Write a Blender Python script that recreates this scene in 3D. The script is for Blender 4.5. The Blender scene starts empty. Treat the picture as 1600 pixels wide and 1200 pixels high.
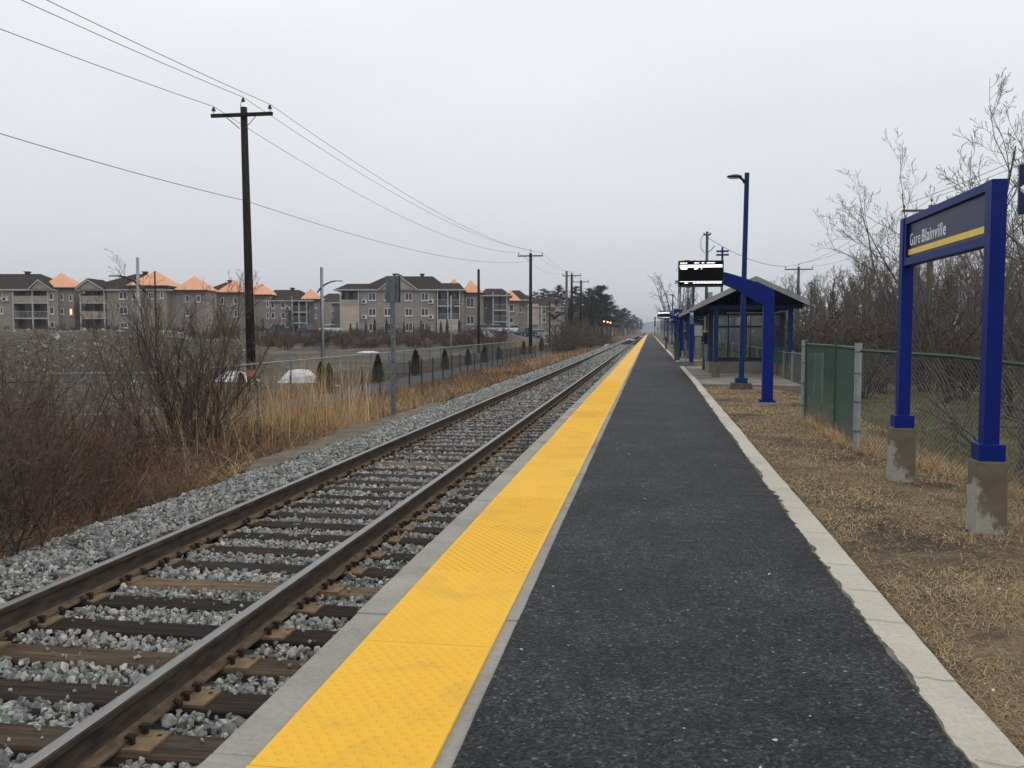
import bpy, bmesh, math, random
import numpy as np
from mathutils import Vector, Matrix

# ------------------------------------------------------------------ camera, world, sun, exposure
sc = bpy.context.scene
COL = sc.collection
FPX, YAW, PITCH, CAMZ = 1383.0, math.atan(0.1552), math.atan(83/1383), 1.47
cam_d = bpy.data.cameras.new('Camera'); cam = bpy.data.objects.new('Camera', cam_d); COL.objects.link(cam)
cam.location = (0, 0, CAMZ); cam.rotation_euler = (math.pi/2 - PITCH, 0, YAW)
cam_d.sensor_width = 36; cam_d.lens = 36*FPX/1600; cam_d.clip_start = 0.05; cam_d.clip_end = 9000
sc.camera = cam
sc.view_settings.view_transform = 'Standard'; sc.view_settings.look = 'None'
sc.view_settings.exposure = 0.0; sc.view_settings.gamma = 1
SUN_EL, SUN_AZ = math.radians(38), math.radians(120)
wd = bpy.data.worlds.new('World'); sc.world = wd; wd.use_nodes = True
nt = wd.node_tree; nt.nodes.clear(); N = nt.nodes.new; L = nt.links.new
wo = N('ShaderNodeOutputWorld'); bg = N('ShaderNodeBackground'); L(bg.outputs[0], wo.inputs[0])
tc = N('ShaderNodeTexCoord'); sx = N('ShaderNodeSeparateXYZ'); L(tc.outputs['Generated'], sx.inputs[0])
rp = N('ShaderNodeValToRGB'); L(sx.outputs[2], rp.inputs[0]); e = rp.color_ramp.elements
e[0].position = 0; e[0].color = (.62, .64, .675, 1); e[1].position = .075; e[1].color = (.70, .725, .765, 1)
for p, c in ((.2, (.83, .86, .905, 1)), (.34, (.97, .995, 1.03, 1)), (1.0, (1.2, 1.22, 1.25, 1))):
    q = e.new(p); q.color = c
mpn = N('ShaderNodeMapping'); L(tc.outputs['Generated'], mpn.inputs[0]); mpn.inputs['Scale'].default_value = (1, 1, 3.5)
nz = N('ShaderNodeTexNoise'); nz.inputs['Scale'].default_value = 1.6; nz.inputs['Detail'].default_value = 4; L(mpn.outputs[0], nz.inputs[0])
mr = N('ShaderNodeMapRange'); L(nz.outputs[0], mr.inputs[0]); mr.inputs[1].default_value = .3; mr.inputs[2].default_value = .7
mr.inputs[3].default_value = .93; mr.inputs[4].default_value = 1.05
ml = N('ShaderNodeVectorMath'); ml.operation = 'SCALE'; L(rp.outputs[0], ml.inputs[0]); L(mr.outputs[0], ml.inputs[3])
sk = N('ShaderNodeTexSky'); sk.sky_type = 'NISHITA'; sk.sun_disc = False; sk.sun_elevation = SUN_EL; sk.sun_rotation = SUN_AZ
hs = N('ShaderNodeHueSaturation'); hs.inputs['Saturation'].default_value = .35; hs.inputs['Value'].default_value = .09; L(sk.outputs[0], hs.inputs['Color'])
mx = N('ShaderNodeMixRGB'); mx.inputs[0].default_value = .1; L(ml.outputs[0], mx.inputs[1]); L(hs.outputs[0], mx.inputs[2])
L(mx.outputs[0], bg.inputs[0]); bg.inputs[1].default_value = 1.0
sd = bpy.data.lights.new('Sun', 'SUN'); sd.energy = .6; sd.angle = math.radians(35); sd.color = (1, .97, .92)
sun = bpy.data.objects.new('Sun', sd); COL.objects.link(sun)
_d = Vector((math.cos(SUN_EL)*math.sin(SUN_AZ), math.cos(SUN_EL)*math.cos(SUN_AZ), math.sin(SUN_EL)))
sun.rotation_euler = _d.to_track_quat('Z', 'Y').to_euler()

# ------------------------------------------------------------------ helpers
rng = np.random.default_rng(11); R = random.Random(5)
_F = Vector((-math.sin(YAW)*math.cos(PITCH), math.cos(YAW)*math.cos(PITCH), -math.sin(PITCH)))
_Rt = Vector((math.cos(YAW), math.sin(YAW), 0)); _U = _Rt.cross(_F)
def at(px, py, D):
    px, py, D = float(px), float(py), float(D)
    """world point that stands D metres in front of the camera at photo pixel (px, py)"""
    return Vector((0, 0, CAMZ)) + D*(_F + _Rt*((px-800)/FPX) + _U*((600-py)/FPX))
def at_z(px, py, z):
    d = _F + _Rt*((px-800)/FPX) + _U*((600-py)/FPX)
    return Vector((0, 0, CAMZ)) + d*((z-CAMZ)/d.z)

def sst(a, b, x):
    t = np.clip((x-a)/(b-a), 0, 1); return t*t*(3-2*t)
def vnoise(x, y, s=1.0, seed=0):
    x = np.asarray(x, float)/s; y = np.asarray(y, float)/s
    xi = np.floor(x).astype(np.int64); yi = np.floor(y).astype(np.int64); fx = x-xi; fy = y-yi
    fx = fx*fx*(3-2*fx); fy = fy*fy*(3-2*fy)
    def h(a, b):
        n = (a*374761393 + b*668265263 + seed*974711) & 0x7fffffff
        n = ((n ^ (n >> 13))*1274126177) & 0x7fffffff
        return ((n ^ (n >> 16)) & 0xffff)/65535.0
    return (h(xi, yi)*(1-fx)+h(xi+1, yi)*fx)*(1-fy)+(h(xi, yi+1)*(1-fx)+h(xi+1, yi+1)*fx)*fy
def fbm(x, y, s=1.0, seed=0, o=4):
    r = 0; a = .5
    for i in range(o): r = r+a*vnoise(x, y, s/2**i, seed+i*7); a *= .5
    return r/(1-.5**o)
PLAT_END = 338.0
def H(x, y):
    """height of the ground"""
    x = np.asarray(x, float); y = np.asarray(y, float)
    left = -.43 + .05*sst(48, 60, y)*(x > -4.6) - .15*sst(-5.0, -5.9, x) - .32*sst(-5.9, -8.2, x)
    left = left + 1.95*sst(78, 142, y)*sst(-14.5, -24, x) + 2.2*sst(150, 420, y)*sst(-10, -22, x)
    left = left - .10*sst(-5.6, -6.2, x)*(1-sst(-7.0, -8, x))
    right = -.045 - .62*sst(2.75, 6.2, x) + 1.2*sst(60, 200, y)*sst(8, 20, x)
    z = np.where(x < -1.45, left, np.where(x < 1.24, -.55, right))
    z = np.where((y > PLAT_END+1) & (x > -1.45), -.43+.3*sst(-1, 6, x), z)
    rough = .5*sst(-6, -8, x)*(1-sst(-9, -10, x)) + .35*sst(-12.5, -14, x) + .12*sst(1.3, 2.2, x) + .8*sst(2.8, 5, x)
    z = z + rough*(.12*(fbm(x, y, 2.2, 3)-.5) + .06*(fbm(x, y, .5, 9)-.5))
    z = z + .02*(fbm(x, y, .5, 21)-.5)*((x < -1.5) & (x > -6))
    return z
def Hs(x, y): return float(H(x, y))

def prop(o, label=None, cat=None, group=None, kind=None):
    for k, v in (('label', label), ('category', cat), ('group', group), ('kind', kind)):
        if v: o[k] = v
    return o
def empty(name, loc, label=None, cat=None, rz=0, group=None):
    o = bpy.data.objects.new(name, None); COL.objects.link(o); o.location = loc; o.rotation_euler = (0, 0, rz)
    o.empty_display_size = .2
    return prop(o, label, cat, group)
def copy_tree(o, parent=None):
    c = o.copy(); COL.objects.link(c); c.parent = parent
    for ch in list(o.children): copy_tree(ch, c)
    return c
def clone(o, loc, rz=None, sc_=None, label=None):
    c = copy_tree(o); c.location = loc
    if rz is not None: c.rotation_euler = (c.rotation_euler[0], c.rotation_euler[1], rz)
    if sc_ is not None: c.scale = (sc_, sc_, sc_) if not hasattr(sc_, '__len__') else sc_
    if label: c['label'] = label
    return c

class MB:
    def __init__(s): s.v = []; s.f = []; s.m = []
    def face(s, pts, mi=0):
        b = len(s.v); s.v += [tuple(p) for p in pts]; s.f.append(tuple(range(b, b+len(pts)))); s.m.append(mi)
    def box(s, c, d, rz=0, mi=0, top=1.0, rx=0):
        b = len(s.v); cr, sr = math.cos(rz), math.sin(rz)
        for z in (-.5, .5):
            k = top if z > 0 else 1
            for x, y in ((-.5, -.5), (.5, -.5), (.5, .5), (-.5, .5)):
                X, Y, Z = x*d[0]*k, y*d[1]*k, z*d[2]
                if rx: Y, Z = Y*math.cos(rx)-Z*math.sin(rx), Y*math.sin(rx)+Z*math.cos(rx)
                s.v.append((c[0]+X*cr-Y*sr, c[1]+X*sr+Y*cr, c[2]+Z))
        for f in ((3, 2, 1, 0), (4, 5, 6, 7), (0, 1, 5, 4), (1, 2, 6, 5), (2, 3, 7, 6), (3, 0, 4, 7)):
            s.f.append(tuple(b+i for i in f)); s.m.append(mi)
        return s
    def bx(s, x0, x1, y0, y1, z0, z1, mi=0):
        return s.box(((x0+x1)/2, (y0+y1)/2, (z0+z1)/2), (abs(x1-x0), abs(y1-y0), abs(z1-z0)), mi=mi)
    def prism(s, poly, o, ux, uy, w, mi=0, mi_side=None):
        """polygon of (a,b) in plane o+a*ux+b*uy, extruded by vector w"""
        o, ux, uy, w = map(Vector, (o, ux, uy, w)); b = len(s.v); n = len(poly)
        P = [o+ux*a+uy*c for a, c in poly]
        s.v += [tuple(p) for p in P]+[tuple(p+w) for p in P]
        s.f.append(tuple(range(b+n-1, b-1, -1))); s.m.append(mi); s.f.append(tuple(range(b+n, b+2*n))); s.m.append(mi)
        for i in range(n):
            j = (i+1) % n; s.f.append((b+i, b+j, b+n+j, b+n+i)); s.m.append(mi if mi_side is None else mi_side)
        return s
    def tube(s, pts, rad, n=6, mi=0, cap=True):
        pts = [Vector(p) for p in pts]; k = len(pts)
        if not hasattr(rad, '__len__'): rad = [rad]*k
        b = len(s.v); up = None
        for i, p in enumerate(pts):
            t = (pts[min(i+1, k-1)]-pts[max(i-1, 0)]).normalized()
            if up is None:
                up = Vector((0, 0, 1)) if abs(t.z) < .9 else Vector((1, 0, 0))
            a = t.cross(up)
            if a.length < 1e-6: a = t.cross(Vector((.3, 1, .2)))
            a.normalize(); c = a.cross(t); up = c
            for j in range(n):
                th = 2*math.pi*j/n; q = p+(a*math.cos(th)+c*math.sin(th))*rad[i]; s.v.append((q.x, q.y, q.z))
        for i in range(k-1):
            for j in range(n):
                j2 = (j+1) % n
                s.f.append((b+i*n+j, b+(i+1)*n+j, b+(i+1)*n+j2, b+i*n+j2)); s.m.append(mi)
        if cap:
            s.f.append(tuple(b+j for j in range(n))); s.m.append(mi)
            s.f.append(tuple(b+(k-1)*n+j for j in range(n-1, -1, -1))); s.m.append(mi)
        return s
    def lathe(s, c, prof, n=12, mi=0):
        b = len(s.v); k = len(prof)
        for r, z in prof:
            for j in range(n):
                th = 2*math.pi*j/n; s.v.append((c[0]+r*math.cos(th), c[1]+r*math.sin(th), c[2]+z))
        for i in range(k-1):
            for j in range(n):
                j2 = (j+1) % n; s.f.append((b+i*n+j, b+i*n+j2, b+(i+1)*n+j2, b+(i+1)*n+j)); s.m.append(mi)
        s.f.append(tuple(b+j for j in range(n-1, -1, -1))); s.m.append(mi)
        s.f.append(tuple(b+(k-1)*n+j for j in range(n))); s.m.append(mi)
        return s
    def build(s, name, mats, parent=None, bevel=0, smooth=False, seg=2):
        me = bpy.data.meshes.new(name); me.from_pydata(s.v, [], s.f)
        if not isinstance(mats, (list, tuple)): mats = [mats]
        for m in mats: me.materials.append(m)
        if len(mats) > 1: me.polygons.foreach_set('material_index', s.m)
        if smooth: me.polygons.foreach_set('use_smooth', [True]*len(s.f))
        me.update()
        o = bpy.data.objects.new(name, me); COL.objects.link(o)
        if parent is not None: o.parent = parent
        if bevel:
            m = o.modifiers.new('Bevel', 'BEVEL'); m.width = bevel; m.segments = seg; m.limit_method = 'ANGLE'
        return o

def np_mesh(name, V, F, mats, parent=None, smooth=False, mi=None):
    """V (n,3), F (m,k) with k = 3 or 4"""
    me = bpy.data.meshes.new(name); V = np.ascontiguousarray(V, np.float32); F = np.ascontiguousarray(F, np.int32)
    m, k = F.shape
    me.vertices.add(len(V)); me.vertices.foreach_set('co', V.ravel())
    me.loops.add(m*k); me.loops.foreach_set('vertex_index', F.ravel())
    me.polygons.add(m); me.polygons.foreach_set('loop_start', np.arange(m, dtype=np.int32)*k)
    me.polygons.foreach_set('loop_total', np.full(m, k, np.int32))
    me.polygons.foreach_set('use_smooth', np.full(m, smooth, bool))
    if not isinstance(mats, (list, tuple)): mats = [mats]
    for q in mats: me.materials.append(q)
    if mi is not None: me.polygons.foreach_set('material_index', mi.astype(np.int32))
    me.update(calc_edges=True)
    o = bpy.data.objects.new(name, me); COL.objects.link(o)
    if parent is not None: o.parent = parent
    return o
def rotm(ax, ay, az):
    ax, ay, az = map(np.asarray, (ax, ay, az)); n = len(az); M = np.zeros((n, 3, 3))
    cx, sx_, cy, sy, cz, sz = np.cos(ax), np.sin(ax), np.cos(ay), np.sin(ay), np.cos(az), np.sin(az)
    M[:, 0, 0] = cz*cy; M[:, 0, 1] = cz*sy*sx_-sz*cx; M[:, 0, 2] = cz*sy*cx+sz*sx_
    M[:, 1, 0] = sz*cy; M[:, 1, 1] = sz*sy*sx_+cz*cx; M[:, 1, 2] = sz*sy*cx-cz*sx_
    M[:, 2, 0] = -sy; M[:, 2, 1] = cy*sx_; M[:, 2, 2] = cy*cx
    return M
def scatter(protos, M, T):
    """merge copies of prototype (V,F) meshes placed by matrices M (n,3,3) and points T (n,3)"""
    n = len(T); pick = np.arange(n) % len(protos); Vs, Fs, off = [], [], 0
    for k, (V, F) in enumerate(protos):
        s = pick == k; m = int(s.sum())
        if not m: continue
        W = np.einsum('nij,vj->nvi', M[s], V)+T[s][:, None, :]
        Fs.append((F[None]+(np.arange(m)*len(V))[:, None, None]+off).reshape(-1, F.shape[1])); Vs.append(W.reshape(-1, 3)); off += m*len(V)
    return np.concatenate(Vs), np.concatenate(Fs)

# ------------------------------------------------------------------ materials
def c4(c): return (c[0], c[1], c[2], 1)
def ramp(nt, src, stops):
    r = nt.nodes.new('ShaderNodeValToRGB'); nt.links.new(src, r.inputs[0]); el = r.color_ramp.elements
    while len(el) < len(stops): el.new(.5)
    for q, (p, c) in zip(el, stops): q.position = p; q.color = c4(c)
    return r.outputs[0]
def mixc(nt, f, a, b, mode='MIX'):
    m = nt.nodes.new('ShaderNodeMixRGB'); m.blend_type = mode
    for i, v in ((0, f), (1, a), (2, b)):
        if isinstance(v, (int, float)): m.inputs[i].default_value = v
        elif isinstance(v, (tuple, list)): m.inputs[i].default_value = c4(v)
        else: nt.links.new(v, m.inputs[i])
    return m.outputs[0]
def mrange(nt, src, a, b, c=0, d=1):
    m = nt.nodes.new('ShaderNodeMapRange'); nt.links.new(src, m.inputs[0])
    for i, v in enumerate((a, b, c, d)): m.inputs[i+1].default_value = v
    return m.outputs[0]
def math_(nt, op, a, b=None):
    m = nt.nodes.new('ShaderNodeMath'); m.operation = op
    for i, v in ((0, a), (1, b)):
        if v is None: continue
        if isinstance(v, (int, float)): m.inputs[i].default_value = v
        else: nt.links.new(v, m.inputs[i])
    return m.outputs[0]
def noise(nt, vec, scale, detail=4, rough=.55, dist=0):
    n = nt.nodes.new('ShaderNodeTexNoise'); nt.links.new(vec, n.inputs[0]); n.inputs['Scale'].default_value = scale
    n.inputs['Detail'].default_value = detail; n.inputs['Roughness'].default_value = rough; n.inputs['Distortion'].default_value = dist
    return n.outputs[0]
def newmat(name, coord='Object', scale=None):
    m = bpy.data.materials.new(name); m.use_nodes = True; nt = m.node_tree; p = nt.nodes['Principled BSDF']
    if coord == 'World': v = nt.nodes.new('ShaderNodeNewGeometry').outputs['Position']
    else: v = nt.nodes.new('ShaderNodeTexCoord').outputs[coord]
    if scale:
        mp = nt.nodes.new('ShaderNodeMapping'); nt.links.new(v, mp.inputs[0]); mp.inputs['Scale'].default_value = scale; v = mp.outputs[0]
    return m, nt, p, v
def bumpn(nt, p, h, strength=.3, dist=.01):
    b = nt.nodes.new('ShaderNodeBump'); b.inputs['Strength'].default_value = strength; b.inputs['Distance'].default_value = dist
    nt.links.new(h, b.inputs['Height']); nt.links.new(b.outputs[0], p.inputs['Normal'])
def simple(name, a, b=None, scale=6, rough=.6, metal=0, bump=0, bdist=.005, coord='Object', stretch=None, island=None, spec=None, detail=5, lo=.35, hi=.65):
    m, nt, p, v = newmat(name, coord, stretch)
    b = b or tuple(x*.75 for x in a)
    n = noise(nt, v, scale, detail); col = mixc(nt, mrange(nt, n, lo, hi), a, b)
    if island:
        g = nt.nodes.new('ShaderNodeNewGeometry')
        col = mixc(nt, 1.0, col, ramp(nt, g.outputs['Random Per Island'], island), 'MULTIPLY')
    nt.links.new(col, p.inputs['Base Color']); p.inputs['Roughness'].default_value = rough; p.inputs['Metallic'].default_value = metal
    if spec is None and rough > .55 and not metal: spec = .12
    if spec is not None: p.inputs['Specular IOR Level'].default_value = spec
    if bump: bumpn(nt, p, n, bump, bdist)
    return m
def emis(name, c, s=1):
    m = bpy.data.materials.new(name); m.use_nodes = True; p = m.node_tree.nodes['Principled BSDF']
    p.inputs['Base Color'].default_value = c4(c); p.inputs['Emission Color'].default_value = c4(c); p.inputs['Emission Strength'].default_value = s
    return m

# asphalt of the platform
def mk_asphalt():
    m, nt, p, v = newmat('asphalt', 'World')
    vo = nt.nodes.new('ShaderNodeTexVoronoi'); nt.links.new(v, vo.inputs[0]); vo.inputs['Scale'].default_value = 85
    g = nt.nodes.new('ShaderNodeSeparateColor'); nt.links.new(vo.outputs['Color'], g.inputs[0])
    base = ramp(nt, g.outputs[0], [(0, (.007, .0075, .008)), (.45, (.017, .019, .021)), (.85, (.035, .038, .042)), (.98, (.062, .066, .07)), (1, (.14, .14, .145))])
    big = noise(nt, v, 1.1, 5, .6); mid = noise(nt, v, 9, 4, .6)
    col = mixc(nt, 1, base, ramp(nt, big, [(.3, (.68, .68, .69)), (.5, (1.0, 1.0, 1.0)), (.72, (1.65, 1.62, 1.58))]), 'MULTIPLY')
    col = mixc(nt, 1, col, ramp(nt, mid, [(.3, (.7, .7, .7)), (.65, (1.3, 1.3, 1.3))]), 'MULTIPLY')
    # sparse pale specks
    v2 = nt.nodes.new('ShaderNodeTexVoronoi'); nt.links.new(v, v2.inputs[0]); v2.inputs['Scale'].default_value = 14
    g2 = nt.nodes.new('ShaderNodeSeparateColor'); nt.links.new(v2.outputs['Color'], g2.inputs[0])
    sp = math_(nt, 'MULTIPLY', math_(nt, 'LESS_THAN', v2.outputs['Distance'], .10), math_(nt, 'GREATER_THAN', g2.outputs[0], .93))
    col = mixc(nt, sp, col, (.33, .33, .32))
    nt.links.new(col, p.inputs['Base Color']); p.inputs['Roughness'].default_value = .72
    p.inputs['Specular IOR Level'].default_value = .22
    h = math_(nt, 'ADD', math_(nt, 'MULTIPLY', vo.outputs['Distance'], -.8), math_(nt, 'MULTIPLY', g.outputs[0], .6))
    bumpn(nt, p, math_(nt, 'ADD', h, math_(nt, 'MULTIPLY', mid, .9)), 1, .006)
    return m
def mk_concrete(name, a, b, dark, sc_=2.0, edge=None, rough=.85):
    m, nt, p, v = newmat(name, 'World')
    n1 = noise(nt, v, sc_, 6, .6, .4); n2 = noise(nt, v, 35, 4, .7); n3 = noise(nt, v, sc_*.35, 3)
    col = mixc(nt, mrange(nt, n1, .35, .65), a, b)
    col = mixc(nt, mrange(nt, n3, .58, .72), col, dark)
    col = mixc(nt, 1, col, ramp(nt, n2, [(.25, (.8, .8, .8)), (.7, (1.1, 1.1, 1.1))]), 'MULTIPLY')
    vo = nt.nodes.new('ShaderNodeTexVoronoi'); nt.links.new(v, vo.inputs[0]); vo.inputs['Scale'].default_value = 16
    col = mixc(nt, math_(nt, 'LESS_THAN', vo.outputs['Distance'], .045), col, tuple(x*.3 for x in a))
    nt.links.new(col, p.inputs['Base Color']); p.inputs['Roughness'].default_value = rough; p.inputs['Specular IOR Level'].default_value = .15
    bumpn(nt, p, n2, .35, .004)
    return m
def mk_tile():
    m, nt, p, v = newmat('yellow_tactile', 'World')
    g = nt.nodes.new('ShaderNodeNewGeometry')
    n1 = noise(nt, v, 2.4, 6, .65, .6); n2 = noise(nt, v, 60, 3, .6); n3 = noise(nt, v, 240, 2, .6)
    col = mixc(nt, mrange(nt, n1, .5, .72), (.80, .44, .032), (.62, .36, .045))
    col = mixc(nt, mrange(nt, n2, .68, .78, 0, .45), col, (.22, .13, .04))
    col = mixc(nt, mrange(nt, n3, .35, .7, 0, .28), col, (.85, .55, .09))
    nt.links.new(col, p.inputs['Base Color']); p.inputs['Roughness'].default_value = .6; p.inputs['Specular IOR Level'].default_value = .2
    bumpn(nt, p, n3, .5, .0012)
    return m
def mk_wood_tie():
    m, nt, p, v = newmat('creosoted_wood', 'World', (1.2, 14, 14))
    g = nt.nodes.new('ShaderNodeNewGeometry')
    n1 = noise(nt, v, 2.2, 7, .65, .5)
    w = nt.nodes.new('ShaderNodeObjectInfo').outputs['Random']
    base = ramp(nt, w, [(0, (.022, .017, .014)), (.5, (.036, .028, .022)), (.75, (.05, .040, .033)), (.88, (.085, .058, .035)), (1, (.17, .125, .08))])
    col = mixc(nt, 1, base, ramp(nt, n1, [(.3, (.45, .42, .4)), (.5, (1, 1, 1)), (.72, (1.9, 1.75, 1.55))]), 'MULTIPLY')
    nt.links.new(col, p.inputs['Base Color']); p.inputs['Roughness'].default_value = .85; p.inputs['Specular IOR Level'].default_value = .12
    bumpn(nt, p, n1, .8, .012)
    return m
MAT = {}
MAT['asphalt'] = mk_asphalt()
MAT['edge'] = mk_concrete('platform_concrete', (.34, .325, .285), (.25, .24, .205), (.17, .155, .12), 1.7)
MAT['curb'] = mk_concrete('curb_concrete', (.50, .465, .385), (.42, .39, .32), (.31, .285, .235), 1.1)
MAT['slab'] = mk_concrete('slab_concrete', (.25, .235, .20), (.16, .15, .125), (.085, .077, .06), .8)
MAT['oldslab'] = mk_concrete('weathered_concrete', (.19, .165, .125), (.10, .085, .065), (.05, .042, .03), 2.2)
MAT['tile'] = mk_tile(); MAT['tie'] = mk_wood_tie()
MAT['stone'] = simple('ballast_stone', (.38, .38, .365), (.20, .20, .19), 30, .85, bump=.4, bdist=.004, coord='World',
    island=[(0, (.35, .35, .36)), (.35, (.72, .74, .74)), (.7, (1.0, 1.02, 1.0)), (.93, (1.35, 1.33, 1.28)), (.97, (1.1, .85, .6)), (1, (1.55, 1.55, 1.5))])
MAT['rail_top'] = simple('worn_rail_steel', (.30, .295, .285), (.19, .185, .175), 8, .42, metal=.75, coord='World', stretch=(30, .6, 30), detail=6)
MAT['rail_side'] = simple('rusty_rail_web', (.075, .058, .043), (.035, .029, .025), 3, .85, coord='World', bump=.3, stretch=(6, 2, 6))
MAT['rail_foot'] = simple('rusty_rail_foot', (.16, .115, .075), (.085, .062, .043), 4, .9, coord='World', bump=.3, stretch=(5, 3, 5))
MAT['plate'] = simple('tie_plate_rust', (.24, .165, .095), (.15, .105, .065), 18, .85, bump=.4, coord='World')
MAT['spike'] = simple('spike_rust', (.05, .032, .024), (.028, .02, .017), 20, .85)
MAT['blue'] = simple('blue_paint', (.001, .0155, .17), (.001, .013, .14), 5, .45, spec=.16)
MAT['blue_dull'] = simple('dull_blue_paint', (.003, .026, .125), (.003, .021, .095), 5, .55, spec=.2)
MAT['sign_blue'] = simple('sign_blue', (.005, .016, .075), (.005, .014, .06), 3, .4, spec=.3)
MAT['yellow_band'] = simple('sign_yellow', (.92, .66, .035), (.86, .6, .035), 4, .4)
MAT['white_vinyl'] = simple('white_lettering', (.82, .84, .85), (.76, .78, .8), 4, .5)
MAT['plinth'] = None
MAT['galv'] = simple('galvanised_steel', (.30, .33, .345), (.22, .25, .265), 9, .55, metal=.25)
MAT['galv_dark'] = simple('weathered_galvanised', (.14, .165, .17), (.09, .11, .115), 9, .6, metal=.2)
MAT['wire_grey'] = simple('wire_grey', (.16, .17, .165), (.10, .105, .10), 9, .6, metal=.2)
MAT['green_vinyl'] = simple('green_vinyl', (.010, .062, .042), (.008, .045, .032), 9, .55)
MAT['green_dark'] = simple('green_paint', (.010, .055, .035), (.008, .04, .028), 6, .5)
MAT['black_metal'] = simple('black_metal', (.012, .013, .016), (.009, .01, .012), 6, .5)
MAT['dark_plastic'] = simple('dark_housing', (.008, .008, .009), (.006, .006, .007), 6, .35)
MAT['pole_wood'] = simple('pole_wood', (.035, .028, .024), (.016, .013, .012), 4, .9, bump=.5, bdist=.01, stretch=(8, 8, .5))
MAT['pole_wood_pale'] = simple('pale_pole_wood', (.14, .12, .09), (.085, .072, .055), 4, .9, bump=.5, bdist=.01, stretch=(8, 8, .5))
MAT['ceramic'] = simple('insulator_glaze', (.03, .025, .024), (.02, .018, .02), 6, .3)
MAT['wire'] = simple('line_wire', (.05, .052, .055), (.035, .036, .04), 6, .6)
MAT['orange_paint'] = simple('orange_marker', (.55, .10, .03), (.42, .08, .03), 6, .6)
MAT['bark'] = simple('bark', (.085, .07, .06), (.045, .037, .032), 9, .95, bump=.5, bdist=.01)
MAT['bark_grey'] = simple('grey_bark', (.15, .14, .125), (.085, .078, .07), 9, .95, bump=.5, bdist=.01)
MAT['twig'] = simple('bare_twigs', (.135, .10, .08), (.085, .065, .053), 2, .95)
MAT['twig_grey'] = simple('grey_twigs', (.17, .145, .125), (.11, .095, .083), 2, .95)
MAT['twig_red'] = simple('reddish_twigs', (.165, .10, .075), (.10, .064, .05), 1.5, .95)
MAT['needle'] = simple('pine_needles', (.022, .036, .026), (.012, .022, .017), 1.2, .9, island=[(0, (.6, .6, .6)), (1, (1.5, 1.45, 1.3))])
MAT['cedar'] = simple('cedar_foliage', (.030, .046, .018), (.016, .028, .012), 4, .9, island=[(0, (.5, .5, .5)), (.8, (1.5, 1.4, 1.2)), (1, (2.6, 1.7, .9))])
MAT['straw'] = simple('dry_lawn_blades', (.48, .37, .225), (.31, .23, .14), .9, .95, coord='World',
    island=[(0, (.4, .36, .33)), (.35, (.85, .8, .75)), (.8, (1.2, 1.15, 1.05)), (.96, (1.5, 1.5, 1.4)), (1, (.55, .8, .4))])
MAT['reed'] = simple('dry_reeds', (.60, .45, .26), (.42, .29, .15), .8, .9, coord='World',
    island=[(0, (.45, .4, .35)), (.5, (.95, .9, .85)), (1, (1.35, 1.35, 1.3))])
MAT['brush'] = simple('dry_brush', (.24, .155, .09), (.125, .08, .052), .7, .95, coord='World',
    island=[(0, (.45, .42, .4)), (.5, (.95, .95, .95)), (.85, (1.4, 1.35, 1.25)), (1, (2.4, 2.3, 2.1))])
MAT['snow'] = simple('old_snow', (.72, .74, .78), (.52, .53, .55), 3, .7, bump=.4, bdist=.03, lo=.45, hi=.7)
MAT['gravel_pile'] = None

# ------------------------------------------------------------------ the setting: one ground sheet
def axis(segs):
    out = [segs[0][0]]
    for a, b, st, g in segs:
        x = a; s = st
        while x < b-1e-6:
            x = min(b, x+s); s *= g; out.append(x)
    return np.array(out)
def gax(lo, hi, st, far, g=1.09):
    core = np.arange(lo, hi+1e-6, st); up = []; s = st; x = hi
    while x < far[1]: s *= g; x += s; up.append(x)
    dn = []; s = st; x = lo
    while x > far[0]: s *= g; x -= s; dn.append(x)
    return np.concatenate([np.array(dn[::-1]), core, np.array(up)])
gx = gax(-14, 7, .14, (-3500, 3500)); gy = gax(-6, 26, .16, (-60, 6000), 1.035)
gx = np.sort(np.concatenate([gx[np.abs(gx+1.45) > .05], [-1.46, -1.44]]))
XX, YY = np.meshgrid(gx, gy); ZZ = H(XX, YY)
V = np.stack([XX, YY, ZZ], -1).reshape(-1, 3); nx, ny = len(gx), len(gy)
ii = (np.arange(ny-1)[:, None]*nx+np.arange(nx-1)[None]).ravel()
Fq = np.stack([ii, ii+1, ii+nx+1, ii+nx], -1)
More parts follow.
